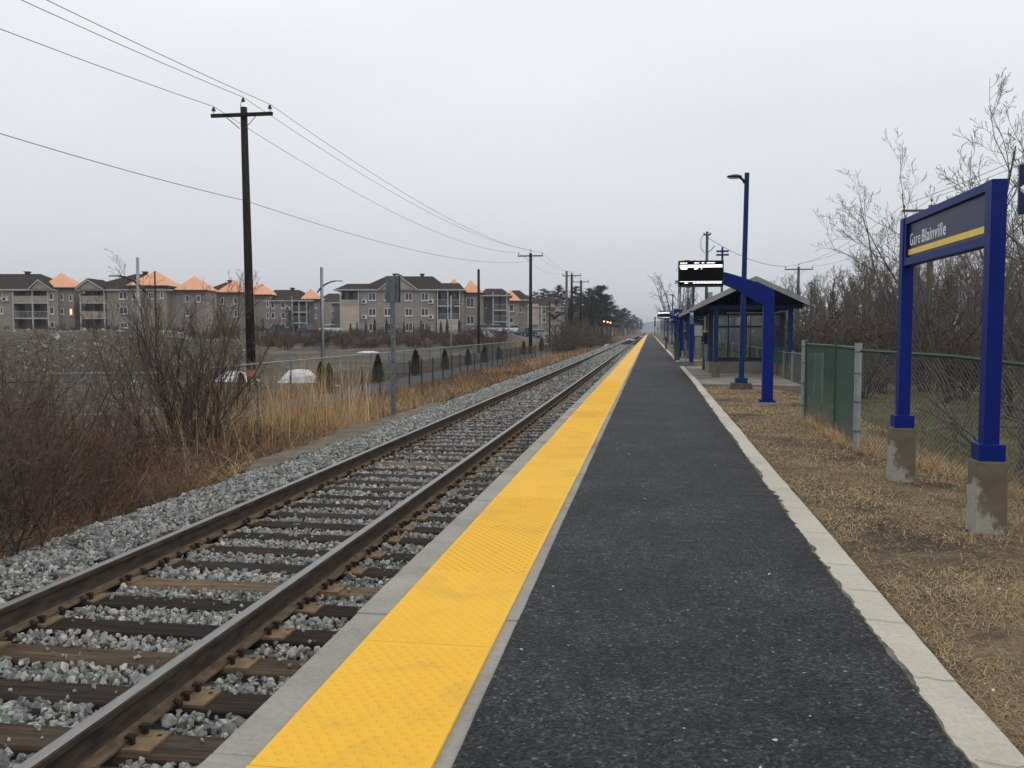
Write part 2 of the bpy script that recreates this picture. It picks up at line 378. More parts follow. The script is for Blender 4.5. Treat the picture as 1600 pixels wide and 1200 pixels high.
def mk_ground():
    m, nt, p, v = newmat('ground_mix', 'World')
    at_ = nt.nodes.new('ShaderNodeVertexColor'); at_.layer_name = 'zone'; s = nt.nodes.new('ShaderNodeSeparateColor'); nt.links.new(at_.outputs[0], s.inputs[0])
    nA = noise(nt, v, .9, 6, .65, .5); nB = noise(nt, v, 7, 5, .65); nC = noise(nt, v, 38, 4, .7); nL = noise(nt, v, .13, 4, .6)
    brush = mixc(nt, mrange(nt, nB, .35, .65), (.075, .046, .028), (.15, .10, .055))
    lawn = ramp(nt, nA, [(.32, (.04, .031, .022)), (.46, (.10, .075, .048)), (.6, (.20, .15, .09)), (.78, (.30, .23, .14))])
    lawn = mixc(nt, 1, lawn, ramp(nt, nC, [(.3, (.5, .48, .46)), (.65, (1.3, 1.25, 1.2))]), 'MULTIPLY')
    lawn = mixc(nt, mrange(nt, noise(nt, v, 1.7, 4, .6, .3), .60, .70, 0, .6), lawn, (.075, .085, .03))
    path = mixc(nt, mrange(nt, nB, .35, .65), (.135, .14, .145), (.105, .108, .112))
    grav = ramp(nt, nA, [(.3, (.052, .042, .031)), (.5, (.092, .077, .058)), (.7, (.165, .145, .115))])
    grav = mixc(nt, 1, grav, ramp(nt, nL, [(.35, (.6, .6, .6)), (.62, (1.3, 1.3, 1.3))]), 'MULTIPLY')
    field = ramp(nt, nA, [(.3, (.05, .046, .022)), (.5, (.095, .09, .042)), (.72, (.17, .145, .08))])
    vo = nt.nodes.new('ShaderNodeTexVoronoi'); nt.links.new(v, vo.inputs[0]); vo.inputs['Scale'].default_value = 19
    g = nt.nodes.new('ShaderNodeSeparateColor'); nt.links.new(vo.outputs['Color'], g.inputs[0])
    bal = ramp(nt, g.outputs[0], [(0, (.12, .12, .117)), (.5, (.23, .232, .225)), (.9, (.34, .34, .33)), (1, (.45, .45, .44))])
    bal = mixc(nt, mrange(nt, vo.outputs['Distance'], .45, .85), bal, (.07, .07, .066))
    c = mixc(nt, s.outputs[0], brush, lawn); c = mixc(nt, s.outputs[1], c, path); c = mixc(nt, s.outputs[2], c, grav)
    at2 = nt.nodes.new('ShaderNodeVertexColor'); at2.layer_name = 'zone2'; s2 = nt.nodes.new('ShaderNodeSeparateColor'); nt.links.new(at2.outputs[0], s2.inputs[0])
    c = mixc(nt, s2.outputs[0], c, bal); c = mixc(nt, s2.outputs[1], c, field)
    nt.links.new(c, p.inputs['Base Color']); p.inputs['Roughness'].default_value = .95; p.inputs['Specular IOR Level'].default_value = .2
    bumpn(nt, p, math_(nt, 'ADD', nC, nB), .8, .03)
    return m
g_o = np_mesh('ground', V, Fq, mk_ground(), smooth=True); prop(g_o, kind='structure')
X, Y = V[:, 0], V[:, 1]; wob = .35*(fbm(X, Y, 1.3, 31)-.5)
lawn = ((X > 1.2)*(1-sst(2.9, 4.2, X+wob*3))).clip(0, 1)
path = sst(-12.35, -12.15, X+wob*.3)*(1-sst(-10.35, -10.15, X+wob*.3))*(Y > -5)*(1-sst(96, 99, Y))
path2 = sst(-4, 0, X-(-46))*0
grav = (1-sst(-13.6, -13.0, X+wob))*(1-sst(98, 108, Y))*(Y > -60)*(X > -130)
park = (X > -95)*(X < -14)*sst(138, 143, Y)*(1-sst(230, 240, Y))
path = np.maximum(path, park)
bal = ((X > -5.45+wob*.9)*(X < -1.3)).astype(float)
bal = np.maximum(bal, ((X > -5.5)*(X < -.5)*(Y > PLAT_END)).astype(float))
field = sst(3.2, 4.6, X+wob*3)*1.0
def cattr(me, name, r, g, b):
    a = me.color_attributes.new(name, 'FLOAT_COLOR', 'POINT'); d = np.ones((len(me.vertices), 4), np.float32)
    d[:, 0], d[:, 1], d[:, 2] = r, g, b; a.data.foreach_set('color', d.ravel())
cattr(g_o.data, 'zone', lawn, path, grav); cattr(g_o.data, 'zone2', bal, field, field*0)

# ------------------------------------------------------------------ platform
XE0, XT0, XT1, XA0 = -1.50, -1.325, -.713, -.645
def ax_edge(y):   # right edge of the asphalt
    return 1.085 + .0065*np.clip(y-5, 0, 22)
EDGE_LEN = 1.56
mb = MB(); y = -6.0; rr = random.Random(3)
while y < PLAT_END:
    w = rr.uniform(-.006, .006); h = rr.uniform(-.003, .002); y1 = min(y+EDGE_LEN*rr.choice((1, 1, .55)), PLAT_END)
    mb.bx(XE0+w, -.60, y+.004, y1-.004, -.52, h); y = y1
o = mb.build('platform_edge', MAT['edge'], bevel=.008); prop(o, kind='structure')
# asphalt sheet with a ragged right edge that laps onto the kerb
ys = np.concatenate([np.arange(-6, 14, .03), np.arange(14, 60, .15), np.arange(60, PLAT_END, 2.0)])
rag = np.where(ys < 60, .022*(fbm(ys, ys*0, .55, 5, 5)-.45)+.02*(fbm(ys, ys*0, .08, 15, 3)-.5)+.20*np.clip(fbm(ys, ys*0+3, .13, 8, 3)-.70, 0, 1), 0)
xr = ax_edge(ys)+rag; xl = XA0+np.where(ys < 30, .006*(fbm(ys, ys*0, .3, 17)-.5), 0)
Vv = []; Ff = []
gap0, gap1 = 37.5, 43.0
xr = np.where((ys > gap0) & (ys < gap1), 1.95, xr)
cols_ = 5; k = len(ys)
t = np.linspace(0, 1, cols_)
P = np.stack([xl[:, None]+(xr-xl)[:, None]*t, np.repeat(ys[:, None], cols_, 1), .005+.010*np.sin(t*math.pi)[None]+0*ys[:, None]], -1)
xsm = xr+np.where(ys < 60, .012+.07*np.clip(fbm(ys, ys*0+9, .28, 91, 4)-.42, 0, 1)+.012*(fbm(ys, ys*0, .05, 95, 2)-.5), 0)
P = np.concatenate([P, (P[:, -1:]+np.array([0.004, 0, -.010]))], 1).reshape(-1, 3); c_ = cols_+1
ii = (np.arange(k-1)[:, None]*c_+np.arange(c_-1)[None]).ravel()
o = np_mesh('platform_asphalt', P, np.stack([ii, ii+1, ii+c_+1, ii+c_], -1), MAT['asphalt'], smooth=True); prop(o, kind='structure')
mb = MB(); mb.bx(-.61, .98, -6, PLAT_END, -.5, -.012); o = mb.build('platform_base', MAT['edge']); prop(o, kind='structure')
kk = ys < 60; yk = ys[kk]; Q = np.stack([np.stack([xr[kk]-.01, yk, 0*yk+.0035], -1), np.stack([xsm[kk], yk, 0*yk+.0035], -1)], 1).reshape(-1, 3); ii = np.arange(len(yk)-1)*2; ii = ii[~((yk[:-1] > gap0-.1) & (yk[:-1] < gap1+.1))]
o = np_mesh('kerb_dirt', Q, np.stack([ii, ii+1, ii+3, ii+2], -1), simple('bitumen_smear', (.17, .16, .135), (.07, .067, .06), 14, .9, coord='World')); prop(o, kind='structure')
# kerb
def kerb(name, y0, y1):
    ys = np.concatenate([np.arange(y0, min(14, y1), .04), np.arange(max(y0, 14), min(60, y1), .2), np.arange(max(y0, 60), y1+1e-6, 2.0)]); ys = np.append(ys, y1)
    out = ax_edge(ys)+.215+np.where(ys < 60, .03*(fbm(ys, ys*0, .8, 41, 4)-.5), 0)
    inn = 0*ys+.97; zt = .001+np.where(ys < 60, .006*(fbm(ys, ys*0, .5, 43, 3)-.5), 0)
    P = np.stack([np.stack([inn, ys, zt], -1), np.stack([out-.012, ys, zt], -1), np.stack([out, ys, zt-.012], -1), np.stack([out+.01, ys, zt-.3], -1)], 1).reshape(-1, 3)
    ii = (np.arange(len(ys)-1)[:, None]*4+np.arange(3)[None]).ravel()
    o = np_mesh(name, P, np.stack([ii, ii+1, ii+5, ii+4], -1), MAT['curb'], smooth=False); prop(o, kind='structure')
kerb('kerb', -6, gap0); kerb('kerb', gap1, PLAT_END)
# hairline joints across the kerb
mb = MB(); y = 1.3
while y < 24:
    xe = float(ax_edge(y)); pts = [(xe+.03+.18*i/6, y+rr.uniform(-.012, .012)-.03*i/6, .0052) for i in range(7)]
    for a, b in zip(pts, pts[1:]): mb.face([(a[0], a[1]-.0022, a[2]), (b[0], b[1]-.0022, b[2]), (b[0], b[1]+.0022, b[2]), (a[0], a[1]+.0022, a[2])])
    y += rr.choice((.75, .9, 1.1, .55))
o = mb.build('kerb_cracks', simple('crack_dirt', (.16, .145, .12), (.10, .09, .07), 5, .9)); prop(o, kind='structure')
# yellow tactile strip: tiles and domes in one sheet
TL = 1.22; mb = MB(); y = 3.95-TL*8
while y < PLAT_END-.2:
    w = rr.uniform(-.003, .003); z = .011+rr.uniform(-.0015, .0015); y1 = min(y+TL, PLAT_END)
    mb.bx(XT0+w, XT1+w, y+.0022, y1-.0022, -.004, z); y += TL
o = mb.build('tactile_strip', MAT['tile'], bevel=.0015, seg=1); prop(o, kind='structure')
n_ = 10; th = np.linspace(0, 2*math.pi, n_, endpoint=False)
dv = np.concatenate([np.stack([.0125*np.cos(th), .0125*np.sin(th), 0*th], -1), np.stack([.0095*np.cos(th), .0095*np.sin(th), 0*th+.0042], -1), np.stack([.005*np.cos(th), .005*np.sin(th), 0*th+.0052], -1), [[0, 0, .0053]]])
df = []
for r_ in range(2):
    for j in range(n_):
        j2 = (j+1) % n_; a = r_*n_; df += [(a+j, a+j2, a+n_+j2), (a+j, a+n_+j2, a+n_+j)]
for j in range(n_): df.append((2*n_+j, 2*n_+(j+1) % n_, 3*n_))
pts = []
y = 1.5; row = 0
while y < 26:
    for i in range(10):
        x = XT0+.035+i*.0602+(.0301 if row % 2 else 0)
        if x < XT1-.02: pts.append((x, y, .0112))
    y += .0305*1.4; row += 1
pts = np.array(pts); tj = ((pts[:, 1]-3.95+TL*8) % TL); pts = pts[(tj > .02) & (tj < TL-.02)]
Vd, Fd = scatter([(dv, np.array(df))], np.repeat(np.eye(3)[None], len(pts), 0), pts)
o = np_mesh('tactile_domes', Vd, Fd, MAT['tile'], smooth=True); prop(o, kind='structure')

# concrete shelter pad
mb = MB(); p0 = [(1.41, 25.1), (4.1, 24.6), (4.25, 37.2), (1.5, 37.4)]
mb.prism([(a, b) for a, b in p0], (0, 0, -.45), (1, 0, 0), (0, 1, 0), (0, 0, .455)); o = mb.build('shelter_pavement', MAT['slab'], bevel=.015); prop(o, kind='structure')
mb = MB(); mb.prism([(1.45, 44), (4.2, 44), (4.2, 54), (1.45, 54)], (0, 0, -.45), (1, 0, 0), (0, 1, 0), (0, 0, .45)); o = mb.build('shelter_pavement', MAT['slab'], bevel=.015); prop(o, kind='structure')
mb = MB(); mb.prism([(1.45, 67), (4.2, 67), (4.2, 77), (1.45, 77)], (0, 0, -.45), (1, 0, 0), (0, 1, 0), (0, 0, .45)); o = mb.build('shelter_pavement', MAT['slab'], bevel=.015); prop(o, kind='structure')

# old broken concrete strip left of the ballast
def strip(xa, xb, y0, y1, z0, z1, seed):
    ys = np.arange(y0, y1, .12); q = (ys-y0)/(y1-y0); taper = np.minimum(1, np.minimum(q, 1-q)*9)**.5
    a = xa+.22*(fbm(ys, ys*0, .9, seed)-.5)*2; b = xb+.30*(fbm(ys, ys*0, 1.1, seed+3)-.5)*2
    m_ = (a+b)/2; a = m_+(a-m_)*taper; b = m_+(b-m_)*taper; z = z0+(z1-z0)*q
    P = np.stack([np.stack([a-.02, ys, z-.25], -1), np.stack([a, ys, z-.01], -1), np.stack([a+.03, ys, z], -1), np.stack([m_, ys, z+.012*(fbm(ys, ys*0, .7, seed+9)-.5)], -1), np.stack([b-.03, ys, z], -1), np.stack([b, ys, z-.012], -1), np.stack([b+.02, ys, z-.2], -1)], 1).reshape(-1, 3)
    ii = (np.arange(len(ys)-1)[:, None]*7+np.arange(6)[None]).ravel()
    o = np_mesh('old_concrete_strip', P, np.stack([ii, ii+1, ii+8, ii+7], -1), MAT['oldslab']); prop(o, kind='structure')
strip(-5.75, -5.02, 11.1, 22.6, -.42, -.40, 51)

# ------------------------------------------------------------------ railway track
ZR = -.187; TRK = empty('railway_track', (-3.09, 0, -.4), 'single railway track of steel rails on dark wooden sleepers running beside the platform', 'railway track')
prof = [(-.070, -.172), (.070, -.172), (.070, -.160), (.016, -.143), (.009, -.125), (.009, -.048), (.034, -.036), (.036, -.010), (.030, -.002), (.018, 0), (-.018, 0), (-.030, -.002), (-.036, -.010), (-.034, -.036), (-.009, -.048), (-.009, -.125), (-.016, -.143), (-.070, -.160)]
def rail(xc, label):
    ys = [-6, 0, 3, 6, 9, 12, 15, 20, 30, 50, 90, 160, 340, 900, 2600]
    mb = MB(); n = len(prof)
    for y in ys: mb.v += [(xc+3.09+a, y, ZR+b+.4) for a, b in prof]
    for i in range(len(ys)-1):
        for j in range(n):
            j2 = (j+1) % n; mb.f.append((i*n+j, i*n+j2, (i+1)*n+j2, (i+1)*n+j))
            mb.m.append(0 if j in (8, 9, 10) else (2 if j in (0, 1, 2, 16, 17) else 1))
    o = mb.build('rail', [MAT['rail_top'], MAT['rail_side'], MAT['rail_foot']], TRK); o['label'] = label
rail(-2.342, 'rail nearer the platform'); rail(-3.848, 'rail farther from the platform')
SP = .485; TZ = -.372
def tie_mb(yc=0, x0=0, seed=0, n=1):
    mb = MB(); r = random.Random(seed)
    mb.box((x0, yc, TZ-.08), (2.6, .225, .16), rz=r.uniform(-.006, .006)); return mb
def plate_mb(mb, xc, yc, z, out):
    # canted plate, wider to the outside
    s = out; a, b = xc-s*.135, xc+s*.20
    mb.bx(a, b, yc-.097, yc+.097, z, z+.016, 0)
    for dx, dy in ((-.092*s, -.055), (.092*s, .06), (.092*s, -.05)):
        mb.box((xc+dx, yc+dy, z+.028), (.022, .02, .045), mi=1); mb.box((xc+dx-.006*(1 if dx > 0 else -1), yc+dy, z+.052), (.040, .034, .015), mi=1)
    for dx, dy in ((.165*s, .05),): mb.box((xc+dx, yc+dy, z+.0165), (.022, .022, .002), mi=1)
ties = []
for v_ in range(5):
    t_ = tie_mb(seed=v_).build('sleeper', MAT['tie'], bevel=.012, seg=1)
    # worn top: split and chipped edges
    COL.objects.unlink(t_); ties.append(t_)
pm = []
for out in (1, -1):
    mb = MB(); plate_mb(mb, 0, 0, 0, out); q = mb.build('tie_plate', [MAT['plate'], MAT['spike']], bevel=.002, seg=1); COL.objects.unlink(q); pm.append(q)
mb = MB()   # rail anchors clipped to the rail foot beside the sleeper
mb.tube([(-.085, 0, .045), (-.095, 0, .012), (-.05, 0, -.012), (.05, 0, -.012), (.092, 0, .008), (.100, 0, .036), (.070, 0, .054)], [.012, .013, .012, .012, .015, .017, .012], 6)
anc = mb.build('rail_anchor', MAT['spike']); COL.objects.unlink(anc)
i = 0; y = 1.60; rr = random.Random(8); yt = []
while i < 100:
    yy = y+rr.uniform(-.02, .02); yt.append(yy)
    t_ = ties[i % 5].copy(); COL.objects.link(t_); t_.parent = TRK; t_.location = (rr.uniform(-.05, .05), yy, .4-.0+rr.uniform(-.006, .004)); t_.rotation_euler = (0, rr.uniform(-.003, .003), rr.uniform(-.012, .012))
    for xc, o_ in ((-2.342, 1), (-3.848, -1)):
        q = pm[0 if o_ > 0 else 1].copy(); COL.objects.link(q); q.parent = t_; q.location = (xc+3.09-t_.location.x, 0, TZ-.001)
        if rr.random() < (.8 if o_ < 0 else .15):
            for sg in (-1, 1):
                if rr.random() < .35: continue
                an = anc.copy(); COL.objects.link(an); an.parent = t_; an.location = (xc+3.09-t_.location.x, sg*.135, ZR-.172-.012)
    y += SP; i += 1
mb = MB()
for k in range(1250):
    if y > 640: break
    mb.box((0, y, TZ-.08+.4), (2.6, .225, .16), rz=rr.uniform(-.01, .01))
    for xc, o_ in ((.748, 1), (-.758, -1)):
        if y < 90: mb.bx(xc+o_*.08-.12, xc+o_*.08+.12, y-.09, y+.09, .4+TZ, .4+TZ+.015, 0)
    y += SP
o = mb.build('sleeper', MAT['tie'], TRK); o['kind'] = 'stuff'; o['label'] = 'many distant sleepers running on to the horizon'
o.location = (0, 0, 0)

# ------------------------------------------------------------------ ballast stones
def rock(seed, npt=11):
    r = random.Random(seed); bm = bmesh.new()
    sx_, sy_, sz_ = r.uniform(.8, 1.25), r.uniform(.65, 1.0), r.uniform(.5, .85)
    for i in range(npt):
        v = Vector((r.gauss(0, 1), r.gauss(0, 1), r.gauss(0, 1))).normalized()*r.uniform(.8, 1.1)
        bm.verts.new((v.x*sx_, v.y*sy_, v.z*sz_))
    g = bmesh.ops.convex_hull(bm, input=bm.verts)
    bmesh.ops.delete(bm, geom=[v for v in bm.verts if not v.link_faces], context='VERTS')
    bmesh.ops.triangulate(bm, faces=bm.faces); bm.verts.index_update()
    V = np.array([v.co[:] for v in bm.verts]); F = np.array([[v.index for v in f.verts] for f in bm.faces]); bm.free(); return V, F
rocks = [rock(i, 10+i % 5) for i in range(14)]
tyA = np.array(yt)
def stones(y0, y1, dens, size, seed, x0=-5.55, x1=-1.51):
    g = np.random.default_rng(seed); n = int((y1-y0)*(x1-x0)*dens); x = g.uniform(x0, x1, n); y = g.uniform(y0, y1, n)
    edge = -5.35+.5*(fbm(x*0, y, 1.4, 77)-.5); keep = x > edge
    keep &= ~((x < -5.02) & (y > 11.3) & (y < 22.2) & (g.random(n) < .93) & (x > -5.75))
    d = np.min(np.abs(y[:, None]-tyA[None]), 1) if y1 < 50 else np.abs(((y-1.6+SP/2) % SP)-SP/2)
    on = (d < .125) & (x > -4.36) & (x < -1.8); keep &= ~(on & (g.random(n) > .035))
    for xc in (-2.342, -3.848): keep &= np.abs(x-xc) > .085
    x, y, on = x[keep], y[keep], on[keep]; n = len(x)
    s = size*np.exp(g.normal(0, .28, n)); s = np.clip(s, size*.45, size*1.9)
    crib = np.exp(-((x+3.09)/1.3)**6)
    z = H(x, y)+.012+.028*g.random(n)+.012*crib
    z = z+.035*np.exp(-((x+4.75)/.45)**2)+.02*(fbm(x, y, .6, 61)-.5)
    z = np.where(on, TZ+s*.45, z); s = np.where(on, s*.6, s)
    M = rotm(g.uniform(0, 6.3, n), g.uniform(0, 6.3, n), g.uniform(0, 6.3, n))*s[:, None, None]
    return scatter(rocks, M, np.stack([x, y, z], -1))
parts = [stones(1.4, 9, 1150, .024, 1), stones(9, 17, 800, .027, 2), stones(17, 32, 400, .034, 3), stones(32, 60, 150, .045, 4), stones(60, 115, 55, .07, 5)]
off = 0; Vs = []; Fs = []
for a, b in parts: Vs.append(a); Fs.append(b+off); off += len(a)
o = np_mesh('ballast', np.concatenate(Vs), np.concatenate(Fs), MAT['stone'])
prop(o, 'grey crushed stone ballast packed round the sleepers and along the track', 'ballast', kind='stuff')

# small pale litter: leaf scraps and grit on lawn and asphalt
g = np.random.default_rng(44); n = 150; yl = 2.4*np.exp(g.random(n)*1.7); xl_ = np.where(np.arange(n) % 3 == 0, g.uniform(-.6, 1.0, n), g.uniform(1.36, 3.0, n))
Vl, Fl = scatter([(np.array([[-.5, -.35, 0], [.5, -.2, .1], [.35, .4, .25], [-.4, .3, .05]]), np.array([[0, 1, 2, 3]]))], rotm(g.normal(0, .2, n), g.normal(0, .2, n), g.uniform(0, 6.28, n))*g.uniform(.008, .024, n)[:, None, None], np.stack([xl_, yl, np.where(xl_ < 1.1, .02, H(xl_, yl)+.03)], -1))
o = np_mesh('litter', Vl, Fl, simple('pale_litter', (.62, .60, .56), (.40, .36, .30), 30, .8, coord='World')); prop(o, 'tiny pale scraps of leaf and grit scattered on lawn and asphalt', 'litter', kind='stuff')
# ------------------------------------------------------------------ dry lawn blades on the right
def blades_proto(seg, w, curve):
    V = []; F = []
    for i in range(seg+1):
        t = i/seg; ww = w*(1-t*.85)/2; yv = curve*t*t; V += [(-ww, yv, t), (ww, yv, t)]
    for i in range(seg): a = 2*i; F += [(a, a+1, a+3), (a, a+3, a+2)]
    return np.array(V, float), np.array(F)
def blade_field(name, n, fx, hgt, wid, lean, mat, label, cat, seed, seg=2, curve=.35, zoff=0):
    g = np.random.default_rng(seed); x, y = fx(g, n); n = len(x)
    h = hgt[0]+(hgt[1]-hgt[0])*g.random(n)**1.5; w = wid if np.isscalar(wid) else np.interp(y, wid[0], wid[1])
    ax = -g.uniform(lean[0], lean[1], n); az = g.uniform(0, 6.283, n)
    M = rotm(ax, 0*ax, az)
    S = np.zeros((n, 3, 3)); S[:, 0, 0] = w*g.uniform(.6, 1.3, n); S[:, 1, 1] = h; S[:, 2, 2] = h; M = M@S
    T = np.stack([x, y, H(x, y)+zoff], -1)
    pr = [blades_proto(seg, 1, curve*c) for c in (.4, 1, 1.6)]
    V, F = scatter(pr, M, T); o = np_mesh(name, V, F, mat); prop(o, label, cat, kind='stuff'); return o
def fx_lawn(g, n):
    y = 1.8*np.exp(g.random(n)*math.log(45/1.8)); x = g.uniform(1.33, 4.2, n)
    k = (x > ax_edge(y)+.23+.05*g.random(n))
    dens = fbm(x, y, .9, 14, 4); k &= (g.random(n) < sst(.32, .5, dens)*.88+.12)
    k &= ~((x > 1.35) & (x < 4.3) & (y > 24.5)); k &= x < 3.2+y*.05
    return x[k], y[k]
blade_field('lawn_grass', 330000, fx_lawn, (.025, .095), ([0, 5, 12, 45], [.0028, .0032, .006, .02]), (.75, 1.5), MAT['straw'], 'short dry straw coloured grass between kerb and fence', 'grass', 4, curve=.5)

# ------------------------------------------------------------------ concrete plinth material: brown coating flaking off pale concrete
def mk_plinth():
    m, nt, p, v = newmat('coated_plinth')
    s = nt.nodes.new('ShaderNodeSeparateXYZ'); nt.links.new(v, s.inputs[0])
    n1 = noise(nt, v, 5, 6, .6, .6); n2 = noise(nt, v, 40, 4, .7)
    coat = mixc(nt, mrange(nt, n1, .4, .65), (.15, .12, .085), (.10, .08, .057))
    bare = mixc(nt, mrange(nt, n2, .35, .65), (.36, .345, .295), (.27, .26, .22))
    f = math_(nt, 'ADD', math_(nt, 'MULTIPLY', s.outputs[2], -1.5), math_(nt, 'MULTIPLY', s.outputs[0], -2.4))
    f = math_(nt, 'ADD', f, math_(nt, 'MULTIPLY', n1, 1.5))
    col = mixc(nt, mrange(nt, f, .36, .47), coat, bare)
    nt.links.new(col, p.inputs['Base Color']); p.inputs['Roughness'].default_value = .88; bumpn(nt, p, n2, .5, .006)
    return m
MAT['plinth'] = mk_plinth()
def text_mesh(name, body, size, mat, parent, loc, rot, sx=1.0, bold=0.0, depth=.003, spacing=1.0):
    c = bpy.data.curves.new(name, 'FONT'); c.body = body; c.size = size; c.extrude = depth; c.offset = bold; c.space_character = spacing
    t = bpy.data.objects.new(name, c); COL.objects.link(t); dg = bpy.context.evaluated_depsgraph_get()
    me = bpy.data.meshes.new_from_object(t.evaluated_get(dg)); bpy.data.objects.remove(t); bpy.data.curves.remove(c)
    me.materials.clear(); me.materials.append(mat)
    o = bpy.data.objects.new(name, me); COL.objects.link(o); o.parent = parent; o.location = loc; o.rotation_euler = rot; o.scale = (sx, 1, 1); return o
FACE_L = (math.pi/2, 0, -math.pi/2)      # lettering that faces the track (-x), reading towards the camera

# ------------------------------------------------------------------ station name sign
SX, SY0, SY1 = 2.56, 7.10, 9.40
sg = empty('station_sign', (SX, (SY0+SY1)/2, -.05), 'dark blue station name sign reading Gare Blainville on two blue posts with concrete plinths', 'station sign')
oy = (SY0+SY1)/2
def sbx(mb, x0, x1, y0, y1, z0, z1, mi=0): return mb.bx(x0-SX, x1-SX, y0-oy, y1-oy, z0+.05, z1+.05, mi)
for yc, nm in ((SY0, 'near'), (SY1, 'far')):
    mb = MB(); sbx(mb, 2.505, 2.615, yc-.062, yc+.062, .50, 2.585); p = mb.build('post', MAT['blue'], sg, bevel=.004)
    mb = MB(); sbx(mb, 2.468, 2.652, yc-.09, yc+.09, .50, .625); q = mb.build('post_collar', MAT['blue'], p, bevel=.004)
    hh = .50
    mb = MB(); mb.box((0, 0, .30), (.235, .20, .60), top=.95); q = mb.build('plinth', MAT['plinth'], sg, bevel=.012); q.location = (2.56-SX, yc-oy, -.051)
    q['label'] = 'plinth with pale flaked lower corner' if yc == SY0 else 'brown plinth farther from the camera'
f = MB()
sbx(f, 2.515, 2.605, SY0+.062, SY1-.062, 2.515, 2.584)       # top rail
sbx(f, 2.515, 2.605, SY0+.062, SY1-.062, 2.11, 2.185)       # bottom rail
sbx(f, 2.515, 2.605, SY1-.125, SY1-.062, 2.185, 2.515); sbx(f, 2.515, 2.605, SY0+.062, SY0+.10, 2.185, 2.515)
f.build('sign_frame', MAT['blue'], sg, bevel=.003)
f = MB(); sbx(f, 2.545, 2.575, SY0+.101, SY1-.126, 2.186, 2.514); pan = f.build('sign_panel', MAT['sign_blue'], sg)
f = MB(); sbx(f, 2.540, 2.5448, SY0+.103, SY1-.128, 2.212, 2.266); f.build('yellow_stripe', MAT['yellow_band'], pan)
def fit(o, w):
    k = w/(max(v.co.x for v in o.data.vertices)-min(v.co.x for v in o.data.vertices)); o.scale = (k, 1, 1)
fit(text_mesh('lettering', 'Gare', .168, MAT['white_vinyl'], pan, (2.5446-SX, 9.24-oy, 2.300+.05), FACE_L, bold=-.0004, spacing=1.12), .33)
fit(text_mesh('lettering', 'Blainville', .168, MAT['white_vinyl'], pan, (2.5446-SX, 8.86-oy, 2.300+.05), FACE_L, bold=.0018, spacing=1.12), .68)
sg.location.x -= .03

# direction sign at the right edge of the view
p0 = at(1590, 335, 5.0); p1 = at(1590, 258, 5.0)
ds = empty('direction_sign', (p0.x+1.05, p0.y, -.1), 'blue sign panel with a white left arrow at the right edge of the photo', 'direction sign')
w_ = 1.0; h_ = p1.z-p0.z
mb = MB(); mb.bx(-1.05, -.05, -.012, .012, p0.z+.1, p1.z+.1); pn = mb.build('sign_panel', MAT['sign_blue'], ds, bevel=.004)
zc = (p0.z+p1.z)/2+.1; mb = MB()
for a, b in (((-1.04, zc), (-.95, zc+.075)), ((-1.04, zc), (-.95, zc-.075)), ((-1.04, zc), (-.82, zc))):
    mb.tube([(a[0], -.013, a[1]), (b[0], -.013, b[1])], .010, 4)
mb.build('arrow', MAT['white_vinyl'], pn)
mb = MB(); mb.bx(-.05, .07, -.06, .06, 0, p1.z+.25); mb.build('post', MAT['blue'], ds, bevel=.004)

